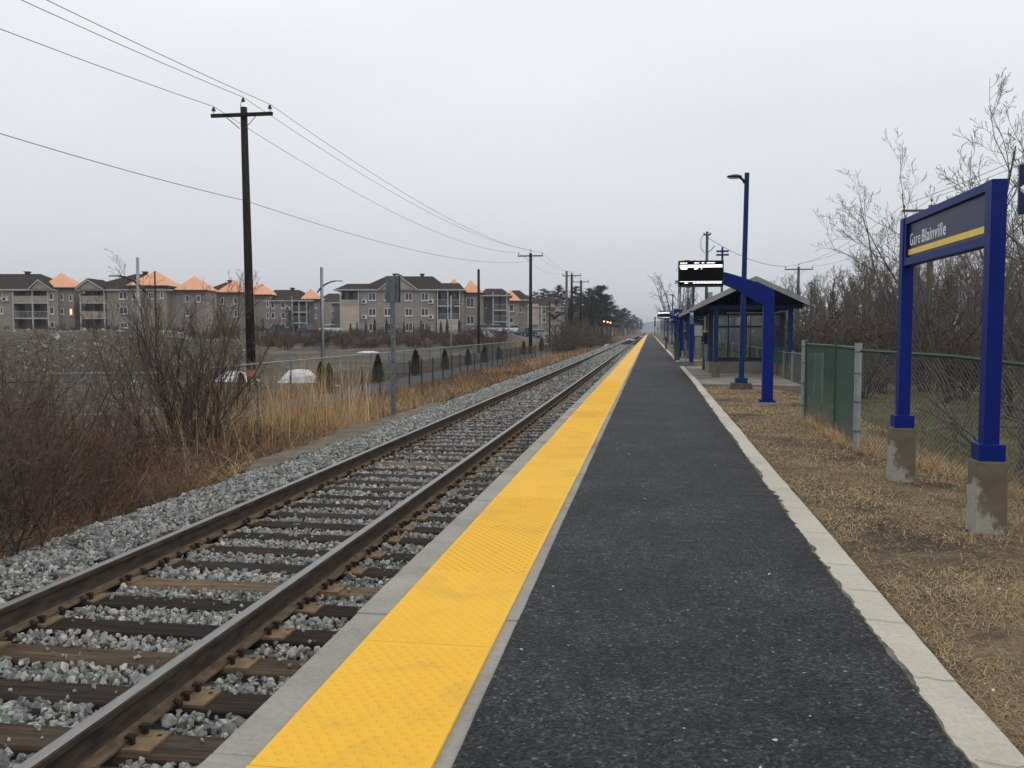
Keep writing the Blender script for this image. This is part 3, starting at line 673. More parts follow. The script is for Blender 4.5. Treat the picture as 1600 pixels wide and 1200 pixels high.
# ------------------------------------------------------------------ departure displays on curved arms
scr_mat = emis('lit_text_rows', (1, 1, 1), 1.15)
def display(loc, label):
    d = empty('departure_display', loc, label, 'departure display', group=None)
    x0 = 2.4; f = lambda X: X-x0
    mb = MB(); mb.bx(-.10, .115, -.075, .075, .08, 2.06); mb.build('post', MAT['blue'], d, bevel=.005)
    mb = MB(); mb.box((0, 0, .055), (.34, .30, .03))
    for a in (-.13, .13):
        for b in (-.11, .11): mb.lathe((a, b, .07), [(.014, 0), (.014, .03)], 6)
    mb.build('base_plate', MAT['blue'], d)
    mb = MB(); mb.box((0, 0, -.03), (.46, .42, .15), top=.94); mb.build('footing', MAT['slab'], d, bevel=.012)
    poly = [(1.47, 2.44), (1.75, 2.31), (1.98, 2.18), (2.30, 2.0), (2.30, 1.97), (2.515, 1.97), (2.515, 2.30), (2.36, 2.375), (2.2, 2.44), (1.98, 2.53), (1.75, 2.61), (1.47, 2.69)]
    mb = MB(); mb.prism([(f(a), b+.04) for a, b in poly], (0, -.06, 0), (1, 0, 0), (0, 0, 1), (0, .12, 0)); mb.build('arm', MAT['blue'], d, bevel=.006)
    a0, a1, b0, b1 = f(.575), f(1.49), 2.42, 2.955
    mb = MB(); mb.bx(a0, a1, -.11, .11, b0, b1); h = mb.build('screen_housing', MAT['dark_plastic'], d, bevel=.01)
    mb = MB(); mb.bx(a0+.018, a1-.018, -.113, -.1105, b0+.03, b1-.02); s_ = mb.build('screen_glass', simple('screen_black', (.004, .004, .005), (.003, .003, .004), 4, .6, spec=.08), h)
    mb = MB(); W = a1-a0-.06; xa = a0+.03; r = random.Random(4)
    def row(z0, z1, segs):
        for p, q in segs:
            x = p
            while x < q-.004:
                w = min(r.uniform(.012, .03), q-x); j = r.uniform(0, .007)
                mb.bx(xa+x*W, xa+(x+w)*W, -.1165, -.1145, z0+j, z1-r.uniform(0, .007)); x += w*.99
    row(2.893, 2.916, [(.01, .18), (.34, .46), (.51, .58), (.63, .83)])
    mb.bx(xa, xa+W, -.1165, -.1145, 2.812, 2.868)
    row(2.772, 2.800, [(.01, .18), (.34, .43), (.50, .525)])
    mb.bx(xa, xa+W, -.1165, -.1145, 2.520, 2.530)
    row(2.482, 2.506, [(.11, .2), (.31, .99)])
    mb.build('lit_text', scr_mat, s_)
    mb = MB(); mb.box((a0-.03, .02, b0+.12), (.05, .06, .03)); mb.lathe((a0+.18, 0, b1), [(.09, 0), (.07, .015), (.0, .02)], 10); mb.build('sensor', MAT['dark_plastic'], d)
    return d
display((2.40, 18.8, -.04), 'nearest departure display with white lit text on a thick curved blue arm over the platform')
display((2.40, 67.0, -.04), 'small distant departure display on a blue arm, far down the platform past the first shelter')

# ------------------------------------------------------------------ platform lamp posts
def lamp():
    t = empty('platform_lamp', (0, 0, 0), 'x', 'street lamp')
    mb = MB(); mb.box((0, 0, .02), (.62, .55, .30), top=.8); mb.build('footing', simple('dirty_footing', (.12, .10, .075), (.07, .058, .042), 6, .9), t, bevel=.02)
    mb = MB(); mb.box((0, 0, .235), (.30, .28, .13)); mb.build('base_collar', MAT['blue_dull'], t, bevel=.005)
    mb = MB(); mb.box((.0, 0, 2.91), (.128, .128, 5.30), top=.86); mb.build('pole', MAT['blue_dull'], t, bevel=.004)
    mb = MB(); mb.tube([(-.05, 0, 5.30), (-.10, 0, 5.39), (-.18, 0, 5.455), (-.28, 0, 5.47)], [.035, .035, .04, .04], 6); mb.build('bracket', MAT['black_metal'], t, smooth=True)
    mb = MB(); prof_ = [(-.50, .018), (-.46, .045), (-.36, .065), (-.24, .068), (-.16, .05), (-.13, .03)]
    n = 8; b = len(mb.v)
    for x, r in prof_:
        for j in range(n):
            th = 2*math.pi*j/n; zz = math.sin(th)*r; mb.v.append((x, math.cos(th)*r*2.0, 5.46+(zz if zz > 0 else zz*.45)))
    for i in range(len(prof_)-1):
        for j in range(n): j2 = (j+1) % n; mb.f.append((b+i*n+j, b+i*n+j2, b+(i+1)*n+j2, b+(i+1)*n+j)); mb.m.append(0)
    mb.f.append(tuple(b+j for j in range(n-1, -1, -1))); mb.m.append(0); mb.f.append(tuple(b+5*n+j for j in range(n))); mb.m.append(0)
    h = mb.build('lamp_head', MAT['black_metal'], t, smooth=True)
    mb = MB(); mb.box((-.33, 0, 5.427), (.22, .15, .012)); mb.build('lens', simple('lamp_lens', (.6, .62, .62), (.5, .5, .5), 5, .2), h)
    return t
L0 = lamp(); L0.location = (2.36, 23.6, -.05); L0.rotation_euler = (0, .012, 0)
L0['label'] = 'tallest looking blue lamp post, standing just in front of the nearest shelter'
L0['group'] = 'blue lamp posts along the platform'
for i, (y, lb) in enumerate(((52, 'second blue lamp post, its head just above the near departure display'), (75, 'third blue lamp post, just right of the small distant departure display'), (99, 'fourth blue lamp post, a small one before the bare tree'), (124, 'fifth blue lamp post, tiny, well down the platform'), (149, 'sixth and farthest blue lamp post down the platform'))):
    clone(L0, (2.42, y, -.05), label=lb)

# ------------------------------------------------------------------ shelters
MAT['glass'] = None
def mk_glass():
    m = bpy.data.materials.new('shelter_glass'); m.use_nodes = True; nt = m.node_tree; nt.nodes.clear()
    o = nt.nodes.new('ShaderNodeOutputMaterial'); g = nt.nodes.new('ShaderNodeBsdfGlossy'); t = nt.nodes.new('ShaderNodeBsdfTransparent'); x = nt.nodes.new('ShaderNodeMixShader')
    fr = nt.nodes.new('ShaderNodeFresnel'); fr.inputs[0].default_value = 1.5; g.inputs['Roughness'].default_value = .04; g.inputs['Color'].default_value = (.8, .85, .85, 1)
    t.inputs[0].default_value = (.86, .90, .89, 1)
    nt.links.new(fr.outputs[0], x.inputs[0]); nt.links.new(t.outputs[0], x.inputs[1]); nt.links.new(g.outputs[0], x.inputs[2]); nt.links.new(x.outputs[0], o.inputs[0]); return m
MAT['glass'] = mk_glass()
MAT['roof_metal'] = simple('roof_metal', (.30, .31, .30), (.23, .235, .225), 3, .5, metal=.2, stretch=(1, 12, 1))
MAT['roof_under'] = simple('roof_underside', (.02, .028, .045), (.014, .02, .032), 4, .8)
MAT['frame_navy'] = simple('dark_blue_frame', (.008, .018, .055), (.006, .013, .04), 5, .45)
MAT['green_slat'] = simple('green_bench_paint', (.03, .17, .12), (.02, .12, .085), 5, .5)
MAT['panel_grey'] = simple('grey_cabinet', (.30, .33, .31), (.24, .265, .25), 5, .6)
PLB = simple('brown_plinth', (.15, .125, .09), (.10, .082, .06), 5, .9)
def shelter(loc, label, cut=False):
    t = empty('platform_shelter', loc, label, 'shelter')
    # local frame: x across (0 = 3.2 m right of the camera), y along from the roof's front edge
    LEN = 6.7
    for (x, y) in ((-1.12, .75), (1.15, .75), (-1.12, LEN-.7), (1.15, LEN-.7), ):
        mb = MB(); mb.bx(x-.07, x+.07, y-.07, y+.07, .46, 2.30); p = mb.build('post', MAT['blue_dull'], t, bevel=.004)
        mb = MB(); mb.box((x, y, .22), (.24, .24, .50), top=.92); q = mb.build('plinth', PLB, p, bevel=.01)
    # roof: two slabs meeting at the ridge
    rh, ev, hw = 3.07, 2.33, 1.57
    for s in (-1, 1):
        mb = MB(); mb.prism([(0, rh), (s*hw, ev), (s*hw, ev+.035), (0, rh+.04)], (0, 0, 0), (1, 0, 0), (0, 0, 1), (0, LEN, 0)); mb.build('roof_slope', MAT['roof_metal'], t)
        # bargeboards on both gable ends
        for yy in (-.035, LEN+.003):
            mb = MB(); mb.prism([(s*.002, rh-.085), (s*(hw+.02), ev-.10), (s*(hw+.02), ev+.07), (s*.002, rh+.075)], (0, yy, 0), (1, 0, 0), (0, 0, 1), (0, .032, 0)); mb.build('fascia', MAT['roof_metal'], t)
        mb = MB(); mb.bx(s*hw+s*.003, s*hw+s*.028, -.002, LEN, ev-.10, ev+.065); mb.build('gutter', MAT['roof_metal'], t)
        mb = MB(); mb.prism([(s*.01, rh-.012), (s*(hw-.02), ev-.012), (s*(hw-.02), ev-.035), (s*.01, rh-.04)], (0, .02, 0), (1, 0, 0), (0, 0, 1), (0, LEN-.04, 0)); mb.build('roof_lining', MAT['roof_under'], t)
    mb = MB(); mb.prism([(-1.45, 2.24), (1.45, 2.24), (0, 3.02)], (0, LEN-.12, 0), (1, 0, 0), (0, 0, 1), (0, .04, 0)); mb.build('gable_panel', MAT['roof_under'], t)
    for y in (.75, LEN/2, LEN-.7):
        mb = MB(); mb.bx(-1.5, 1.5, y-.05, y+.05, 2.16, 2.28)
        mb.tube([(0, y, 2.21), (0, y, 2.98)], .035, 4)
        for s in (-1, 1): mb.tube([(s*.05, y, 2.3), (s*.75, y, 2.62)], .025, 4); mb.tube([(s*1.5, y, 2.33), (0, y, 2.99)], .04, 4)
        mb.build('roof_truss', MAT['frame_navy'] if y > 1 else MAT['blue_dull'], t)
    for s in (-1, 1):
        mb = MB(); mb.bx(s*1.12-.05, s*1.12+.05, .81, LEN-.76, 2.17, 2.27); mb.build('roof_beam', MAT['blue_dull'], t)
    # enclosure: concrete dado, dark frame, glass
    x0, x1, y0, y1 = -1.14, 1.40, 3.75, 6.35
    mb = MB(); w = .16
    mb.bx(x0, x1, y0, y0+w, -.02, .40); mb.bx(x0, x0+w, y0+w, y1-w, -.02, .40); mb.bx(x0, x1, y1-w, y1, -.02, .40); mb.bx(x1-w, x1, y0+w, y1-w, -.02, .40)
    mb.build('dado_wall', MAT['slab'], t, bevel=.01)
    fr = MB(); gl = MB(); zt = 2.05
    def pane_wall(a, b, n, fixed, axis):
        st = (b-a)/n
        for i in range(n+1):
            c = a+st*i; wd_ = .045
            if axis == 'x': fr.bx(c-wd_/2, c+wd_/2, fixed-.03, fixed+.03, .40, zt)
            else: fr.bx(fixed-.03, fixed+.03, c-wd_/2, c+wd_/2, .40, zt)
        for z in (.43, 1.62, zt):
            if axis == 'x': fr.bx(a, b, fixed-.026, fixed+.026, z-.03, z+.03)
            else: fr.bx(fixed-.026, fixed+.026, a, b, z-.03, z+.03)
        if axis == 'x': gl.bx(a, b, fixed-.004, fixed+.004, .42, zt)
        else: gl.bx(fixed-.004, fixed+.004, a, b, .42, zt)
    pane_wall(x0+.05, x1-.05, 4, y0+.08, 'x'); pane_wall(x0+.05, x1-.05, 3, y1-.08, 'x')
    pane_wall(y0+.12, y1-.12, 4, x0+.08, 'y'); pane_wall(y0+.12, y1-.12, 4, x1-.08, 'y')
    fr.build('window_frame', MAT['frame_navy'], t); gl.build('glazing', MAT['glass'], t)
    for x in (x0+.06, x1-.06): mb = MB(); mb.bx(x-.075, x+.075, y0+.0, y0+.13, .40, 2.12); mb.build('corner_post', MAT['frame_navy'], t)
    # things fixed inside and on it
    mb = MB(); mb.bx(x0-.10, x0-.02, y0+.3, y0+1.4, 1.50, 2.0, 0); q = mb.build('notice_board', simple('notice_grey', (.10, .10, .10), (.08, .08, .08), 4, .5), t)
    mb = MB(); mb.bx(x0-.115, x0-.02, y0+.28, y0+1.52, 1.42, 1.498); mb.build('yellow_strip', simple('notice_yellow', (.60, .33, .04), (.5, .28, .04), 5, .5), q)
    mb = MB(); mb.bx(x0-.035, x0+.0, y0+.2, y1-.3, .42, .98); mb.build('green_panel', simple('green_sheet', (.035, .10, .085), (.03, .08, .07), 4, .5), t)
    mb = MB(); mb.box((-.1, y0+.06, 2.10), (.9, .05, .05)); mb.build('light_strip', simple('strip_light', (.55, .56, .56), None, 5, .4), t)
    return t
S1 = shelter((3.2, 28.0, 0), 'nearest platform shelter: grey gabled roof, blue posts, glass room on a concrete base')
for (x, y, lb) in ((3.2, 46.5, 'second platform shelter, its grey eave just left of the near one, partly hidden'), (3.2, 69.0, 'farthest platform shelter, a tiny grey eave left of the second shelter')):
    clone(S1, (x, y, 0), label=lb)
# bench against the front wall of the near shelter
b_ = empty('bench', (4.28, 31.1, -.03), 'green slatted bench at the right front of the near shelter', 'bench', rz=-1.05)
mb = MB()
for i in range(4): mb.bx(-.40, .45, -.36+i*.105, -.27+i*.105, .42, .45)
mb.build('seat', MAT['green_slat'], b_)
mb = MB()
for i in range(5): mb.box((.025, .085+i*.022, .52+i*.095), (.85, .03, .08), rx=-.2)
mb.build('backrest', MAT['green_slat'], b_)
for x in (-.36, .4): mb = MB(); mb.tube([(x, -.30, 0), (x, -.28, .41), (x, .06, .41), (x, .19, .93)], .02, 4); mb.tube([(x, .05, .41), (x, .14, 0)], .02, 4); mb.build('leg', MAT['black_metal'], b_)

# ------------------------------------------------------------------ wire fences
def chain(name, label, pts, hgt, post_sp, dx, wr, m_post, m_wire, pr=.03, rail_r=.02, posts=None, bottom=False, cat='fence', group=None, post_top=.06, m_rail=None):
    """pts: (x, y) polyline; the mesh follows the ground"""
    f = empty(name, (pts[0][0], pts[0][1], 0), label, cat, group=group); ox, oy_ = pts[0]
    mb = MB(); rl = MB(); pp = []
    for (ax, ay), (bx_, by) in zip(pts, pts[1:]):
        Ln = math.hypot(bx_-ax, by-ay); ux, uy = (bx_-ax)/Ln, (by-ay)/Ln
        za, zb = Hs(ax, ay), Hs(bx_, by)
        P = lambda s, h: (ax+ux*s-ox, ay+uy*s-oy_, za+(zb-za)*s/Ln+.02+h)
        for sgn in (1, -1):
            s = -hgt
            while s < Ln+hgt*0+hgt:
                a, b = (s, s+hgt) if sgn > 0 else (s+hgt, s)
                # clip to 0..Ln
                h0, h1 = 0, hgt; s0, s1 = a, b
                lo, hi = max(0, min(s0, s1)), min(Ln, max(s0, s1))
                if hi-lo > .01:
                    if sgn > 0: q0, q1 = (lo, lo-s), (hi, hi-s)
                    else: q0, q1 = (lo, (s+hgt)-lo), (hi, (s+hgt)-hi)
                    mb.tube([P(*q0), P(*q1)], wr, 3, cap=False)
                s += dx
        if rail_r:
            rl.tube([P(0, hgt), P(Ln, hgt)], rail_r, 5)
            if bottom: rl.tube([P(0, .03), P(Ln, .03)], rail_r*.7, 5)
        n = max(1, round(Ln/post_sp))
        for i in range(n+1): pp.append(P(Ln*i/n, 0))
    mb.build('wire_mesh', m_wire, f)
    if rail_r: rl.build('top_rail', m_rail or m_post, f)
    seen = []
    for p in pp:
        if any((p[0]-q[0])**2+(p[1]-q[1])**2 < .01 for q in seen): continue
        seen.append(p)
        if posts is False: continue
        q = MB(); q.tube([(p[0], p[1], p[2]-.15), (p[0], p[1], p[2]+hgt+post_top)], pr, 8); q.build('post', m_post, f, smooth=False)
    return f
chain('green_mesh_fence', 'short run of green vinyl mesh fence parallel to the platform with grey end posts', [(2.62, 11.75), (2.72, 13.6), (2.62, 15.5)], 1.27, 2.0, .052, .0034, MAT['green_vinyl'], MAT['green_vinyl'], pr=.03, rail_r=.021, posts=None)
chain('chain_link_fence', 'weathered chain link fence behind the station sign with a green top rail', [(2.62, 11.6), (3.16, 9.9), (3.62, 8.4), (4.4, 5.9)], 1.25, 9, .065, .0022, MAT['galv'], MAT['wire_grey'], pr=.001, rail_r=.022, posts=False, m_rail=MAT['green_vinyl'])
for (x, y, lb) in ((2.60, 11.68, 'thick grey steel fence post at the corner where green mesh meets chain link'), (2.60, 15.62, 'grey steel end post of the green mesh fence, by the shelter lawn')):
    e_ = empty('fence_post', (x, y, Hs(x, y)), lb, 'fence post')
    mb = MB(); mb.tube([(0, 0, -.2), (0, 0, 1.36)], .045, 12); mb.build('pole', MAT['galv'], e_, smooth=False)
    for z in (.25, .62, .98, 1.25): mb = MB(); mb.tube([(0, 0, z-.012), (0, 0, z+.012)], .052, 12); mb.build('clamp', MAT['galv_dark'], e_)
chain('back_fence', 'low grey chain link fence behind the shelters', [(3.95, 62), (4.25, 40), (4.35, 30), (4.0, 22.5), (3.75, 20.2)], 1.1, 3.0, .09, .002, MAT['galv'], MAT['wire_grey'], pr=.025, rail_r=.018)
chain('path_fence', 'long black mesh fence beside the cycle path, with many slim black posts', [(-9.1, 17.6), (-9.3, 24), (-9.45, 40), (-9.7, 62), (-9.5, 74), (-7.9, 86)], 1.12, 1.98, .08, .0028, MAT['black_metal'], MAT['black_metal'], pr=.03, rail_r=0)
chain('lot_fence', 'galvanised chain link fence between the cycle path and the gravel lot', [(-12.6, 23.6), (-12.9, 40), (-13.2, 58), (-13.6, 90)], 1.28, 3.1, .10, .0022, MAT['galv_dark'], MAT['wire_grey'], pr=.03, rail_r=.024, m_rail=MAT['galv'])
chain('wire_gate', 'low chain link gate with pale rails in front of the gravel heap', [(-16.4, 22.2), (-13.45, 22.75)], 1.18, 3, .10, .0022, MAT['galv_dark'], MAT['wire_grey'], pr=.03, rail_r=.022, bottom=True, cat='gate', m_rail=MAT['galv'])
_a, _b, _c = at(330, 524, 136), at(760, 524, 132), at(860, 522, 110)
chain('far_wire_fence', 'pale wire fence on the rise in front of the apartment blocks', [(_a.x, _a.y), (_b.x, _b.y)], 1.7, 3.2, .35, .006, MAT['galv_dark'], MAT['wire_grey'], pr=.04, rail_r=.03)

# ------------------------------------------------------------------ lamps and sign posts across the track
def put(px, py, D, z=None):
    p = at(px, py, D); return Vector((p.x, p.y, Hs(p.x, p.y) if z is None else z))
b0 = put(615, 650, 19.8); ztop = at(615, 433, 19.8).z-b0.z; zb_ = at(615, 473, 19.8).z-b0.z
t = empty('sign_post', b0, 'grey rectangular sign plate seen from behind on a steel post beside the ballast', 'sign post')
mb = MB(); mb.box((0, 0, ztop/2-.1), (.10, .07, ztop+.15)); 
mb.build('post', MAT['galv_dark'], t, bevel=.004)
mb = MB(); mb.bx(-.17, .13, .045, .075, zb_, ztop+.02); mb.build('sign_plate', MAT['galv_dark'], t, bevel=.004)
mb = MB()
for i in range(12): mb.box((0, -.037, .3+i*(ztop-.4)/11), (.022, .004, .03))
mb.build('punched_strip', MAT['black_metal'], t)
mb = MB(); mb.bx(.131, .16, .04, .075, zb_, ztop+.02); mb.build('plate_edge', MAT['dark_plastic'], t)
def curved_lamp(px, py_base, D, py_top, sgn, label, grp='path lamps with curved arms', mat=None):
    b = put(px, py_base, D); h = at(px, py_top, D).z-b.z
    t = empty('path_lamp', b, label, 'street lamp', rz=YAW, group=grp); m = mat or MAT['galv']
    mb = MB(); mb.tube([(0, 0, -.2), (0, 0, h)], [.085, .065], 8); mb.build('pole', m, t, smooth=True)
    r = 1.0
    pts = [(-sgn*.30, 0, h-1.45), (-sgn*.1, 0, h-1.18), (sgn*.15, 0, h-.98), (sgn*.5, 0, h-.82), (sgn*.8, 0, h-.76)]
    mb = MB(); mb.tube(pts, [.045, .05, .05, .045, .04], 6); mb.build('arm', MAT['black_metal'], t, smooth=True)
    mb = MB(); mb.box((sgn*.98, 0, h-.76), (.46, .18, .07), top=.8); mb.build('lamp_head', MAT['galv'], t, bevel=.015)
    return t
curved_lamp(505, 560, 52, 419, 1, 'grey path lamp with a curved arm pointing right, between the gravel lot and the apartments')
curved_lamp(219, 575, 37, 403, -1, 'grey path lamp with a curved arm pointing left, rising behind the bare shrub')
curved_lamp(705, 545, 82, 462, 1, 'small grey path lamp with a curved arm near the apartment balconies')
curved_lamp(795, 532, 100, 478, 1, 'tiny grey path lamp just left of the second wooden pole')
curved_lamp(846, 530, 112, 477, 1, 'tiny grey path lamp right of the second wooden pole')
curved_lamp(457, 524, 150, 463, -1, 'far street lamp standing by the apartment car park')

# ------------------------------------------------------------------ utility poles and wires
WB = {}
def upole(px, D, ztop, label, key, arm=True, m='pole_wood', r0=.17, r1=.115, ang=None, marker=None, lean=0, arm_w=2.45, xy=None):
    b = put(px, 517, D) if xy is None else Vector((xy[0], xy[1], Hs(*xy)))
    t = empty('utility_pole', b, label, 'utility pole', group='wooden utility poles'); h = ztop-b.z
    mb = MB(); n = 10; mb.tube([(lean, 0, -.3), (lean*.5, 0, h*.5), (0, 0, h)], [r0, (r0+r1)/2, r1], 12); mb.build('shaft', MAT[m], t, smooth=True)
    ins = [(0, h+.32)]
    if arm:
        za = h-.32; mb = MB(); w = arm_w/2; ca, sa = math.cos(ang or .0), math.sin(ang or .0)
        yo = -(r1+.055)
        mb.box((0, yo, za), (2*w, .11, .13)); a = mb.build('cross_arm', MAT[m], t, bevel=.006)
        mb = MB()
        for s in (-1, 1): mb.tube([(s*.62, yo-.06, za-.06), (s*.11, -r1-.01, za-.50)], .016, 4)
        mb.build('brace', MAT['galv_dark'], t)
        ins += [(-w+.10, za+.30), (w-.10, za+.30)]
    for i, (x, z) in enumerate(ins if arm else []):
        mb = MB(); y_ = 0 if i == 0 else yo
        if i == 0: mb.tube([(-.05, -r1-.02, h-.35), (-.05, -r1-.02, h+.1), (-.02, -.04, z-.02)], .014, 4)
        else: mb.tube([(x, y_, z-.35), (x, y_, z)], .012, 4)
        zz = z-.03
        mb.lathe((x, y_ if i else -.04, zz-.10), [(.035, 0), (.082, .01), (.085, .04), (.05, .07), (.06, .10), (.045, .13), (.02, .155)], 8)
        mb.build('insulator', MAT['ceramic'], t, smooth=False)
    if marker:
        mb = MB(); mb.tube([(lean*.9, 0, marker-.12), (lean*.9, 0, marker+.12)], r0+.012, 12); mb.build('marker_band', MAT['orange_paint'], t)
    WB[key] = (b, [(b+Vector((x, (0 if i == 0 else -(r1+.055)), z+.05))) for i, (x, z) in enumerate(ins)], b+Vector((0, 0, h)))
    return t
P1b = put(386, 600, 34)
upole(377, 34, at(378, 168, 34).z-.12, 'nearest dark wooden utility pole with a cross arm and an orange band near its foot', 'p1', xy=(at(387, 517, 34).x, at(387, 517, 34).y), marker=at(393, 583, 34).z-P1b.z, lean=.13, r0=.18, r1=.125)
upole(829, 94, at(829, 396, 94).z, 'second wooden utility pole with a cross arm, beyond the cycle path', 'p2', r0=.2, r1=.15, arm_w=2.7)
upole(893, 130, at(893, 428, 130).z, 'third wooden utility pole with a cross arm, right of a bare pale pole', 'p3', r0=.22, r1=.15, arm_w=2.8)
upole(907.5, 152, at(907.5, 438, 152).z, 'fourth and smallest wooden utility pole with a cross arm', 'p4', r0=.22, r1=.16, arm_w=2.8)
upole(885, 122, at(885, 424, 122).z, 'pale bare wooden pole without a cross arm, left of the third crossed pole', 'p5', arm=False, m='pole_wood_pale', r0=.21, r1=.16)
upole(748, 92, at(748, 421, 92).z, 'bare dark pole without a cross arm in front of the orange roofed tower', 'p6', arm=False, r0=.15, r1=.13)
upole(859, 118, at(859, 470, 118).z, 'short bare dark pole near the black fence end', 'p7', arm=False, r0=.12, r1=.10)
upole(503, 55, at(503, 418, 55).z, 'thin dark bare pole right behind the curved path lamp', 'p8', arm=False, r0=.075, r1=.06)
upole(244, 120, at(244, 424, 120).z, 'thin far pole among the orange roofs at left', 'p9', arm=False, r0=.12, r1=.1)
upole(919.5, 175, at(919.5, 452, 175).z, 'dark bare pole among the pines', 'p10', arm=False, r0=.2, r1=.16)
R1b = at(1447, 517, 50)
upole(1450, 50, at(1447, 322, 50).z, 'wooden utility pole with a cross arm behind the station sign', 'r1', r0=.19, r1=.16, arm_w=3.2, m='pole_wood_pale')
upole(1246, 100, at(1246, 417, 100).z, 'wooden utility pole with a cross arm right of the near shelter roof', 'r2', r0=.19, r1=.14, arm_w=3.1, m='pole_wood_pale')
def wire(name, pts_list, sag, label, r=.011, group='overhead wires along the railway'):
    mb = MB()
    for (a, b) in pts_list:
        a, b = Vector(a), Vector(b); n = 24; P = []
        for i in range(n+1):
            t = i/n; p = a.lerp(b, t); p.z -= sag*4*t*(1-t)*(b-a).length/60.; P.append(p)
        mb.tube(P, r, 4, cap=False)
    o = mb.build(name, MAT['wire']); prop(o, label, 'overhead wire', group); return o
offs = {'c': 0, 'l': 1, 'r': 2}
p0s = {'l': Vector((-17.4, -34, 10.3)), 'c': Vector((-16.1, -34, 10.6)), 'r': Vector((-15.2, -34, 10.8))}
for k, nm in (('l', 'lowest'), ('c', 'middle'), ('r', 'uppermost')):
    ks = [WB[q][1][offs[k]] for q in ('p1', 'p2', 'p3', 'p4')]
    far_ = ks[-1]+Vector((-1, 140, 2))
    wire('power_line', [(p0s[k], ks[0]), (ks[0], ks[1]), (ks[1], ks[2]), (ks[2], ks[3])], 1.1 if k != 'l' else 1.3, f'thin power wire over the left poles, {nm} of the three strung on insulators', r=.0105)
c1 = WB['p1'][0]+Vector((.06, -.15, at(380, 316, 34).z-WB['p1'][0].z)); c2 = WB['p2'][0]+Vector((-.1, -.18, at(826, 409, 94).z-WB['p2'][0].z))
c0 = at(0, 203, 21.4); c0 = c0+(c0-c1)*1.6; c0.z = c1.z+.75
wire('telephone_line', [(c0, c1), (c1, c2)], .9, 'lower single wire fixed part way up the left poles', r=.010)
# right side wires
r0 = {0: Vector((16.2, 5, 9.9)), 1: Vector((14.6, 5, 9.4)), 2: Vector((17.6, 5, 9.4))}
for i, nm in ((0, 'from the pole top'), (1, 'from the left end of the cross arm'), (2, 'from the right end of the cross arm')):
    wire('power_line', [(r0[i], WB['r1'][1][i]), (WB['r1'][1][i], WB['r2'][1][i])], .9, f'thin wire behind the station sign running {nm}', r=.012)

# green pole with equipment, floodlight pole
b = put(1103, 517, 70, 0.0); b.z = Hs(b.x, b.y); ht = at(1104, 363, 70).z-b.z
t = empty('green_pole', b, 'slim green service pole with coiled wires at its top, behind the near departure display', 'utility pole')
mb = MB(); mb.tube([(0, 0, -.2), (0, 0, ht)], [.13, .11], 10); mb.build('shaft', MAT['green_dark'], t, smooth=True)
mb = MB(); mb.box((0, 0, ht-.25), (.55, .1, .1))
for s in (-1, 1): mb.lathe((s*.24, 0, ht-.2), [(.05, 0), (.07, .04), (.03, .12)], 8)
mb.build('insulator', MAT['black_metal'], t)
mb = MB(); pts = [(-.12+(-.42*math.sin(a)), 0, ht-.9+.75*math.cos(a)) for a in np.linspace(.2, 3.0, 12)]; mb.tube(pts, .014, 4); mb.tube([(p[0]*.8+.02, .05, p[2]) for p in pts], .012, 4)
mb.tube([(.1, 0, ht-1.6), (.35, 0, ht-1.4), (.6, 0, ht-1.1)], .03, 4); mb.build('coiled_wire', MAT['wire'], t)
q = at(1108, 466, 70); mb = MB(); mb.box((q.x-b.x, q.y-b.y, q.z-b.z), (.52, .3, .95)); mb.tube([(0, 0, q.z-b.z), (q.x-b.x, q.y-b.y, q.z-b.z)], .04, 4); mb.build('equipment_box', MAT['panel_grey'], t, bevel=.01)
top = b+Vector((0.1, 0, ht-.5))
wire('service_wire', [(top, WB['r2'][1][1])], 1.0, 'sagging service wire from the green pole to the far right wooden pole', r=.022, group='service wires')
b = put(1127, 517, 60); ht = at(1128, 387, 60).z-b.z
t = empty('floodlight_pole', b, 'blue pole with two horizontal floodlight bars behind the near display', 'street lamp')
mb = MB(); mb.box((0, 0, ht/2), (.13, .13, ht)); mb.build('pole', MAT['blue_dull'], t)
for z in (.28, .52): mb = MB(); mb.box((0, -.12, ht-z), (.82, .12, .12)); mb.build('floodlight', MAT['blue_dull'], t, bevel=.01)
# lantern
b = put(1074.5, 517, 58); ht = at(1074.5, 449, 58).z-b.z
t = empty('globe_lantern', b, 'slim dark post with a pale globe lantern just below the near display', 'street lamp')
mb = MB(); mb.tube([(0, 0, 0), (0, 0, ht-.35)], .045, 8); mb.build('pole', MAT['frame_navy'], t)
mb = MB(); mb.lathe((0, 0, ht-.35), [(.06, 0), (.15, .08), (.17, .18), (.12, .28), (.03, .33)], 10); mb.build('lantern_globe', simple('lantern_glass', (.45, .40, .28), (.4, .36, .25), 5, .4), t, smooth=True)
mb = MB(); mb.lathe((0, 0, ht-.03), [(.2, 0), (.16, .04), (.03, .08)], 10); mb.build('lantern_cap', MAT['frame_navy'], t)
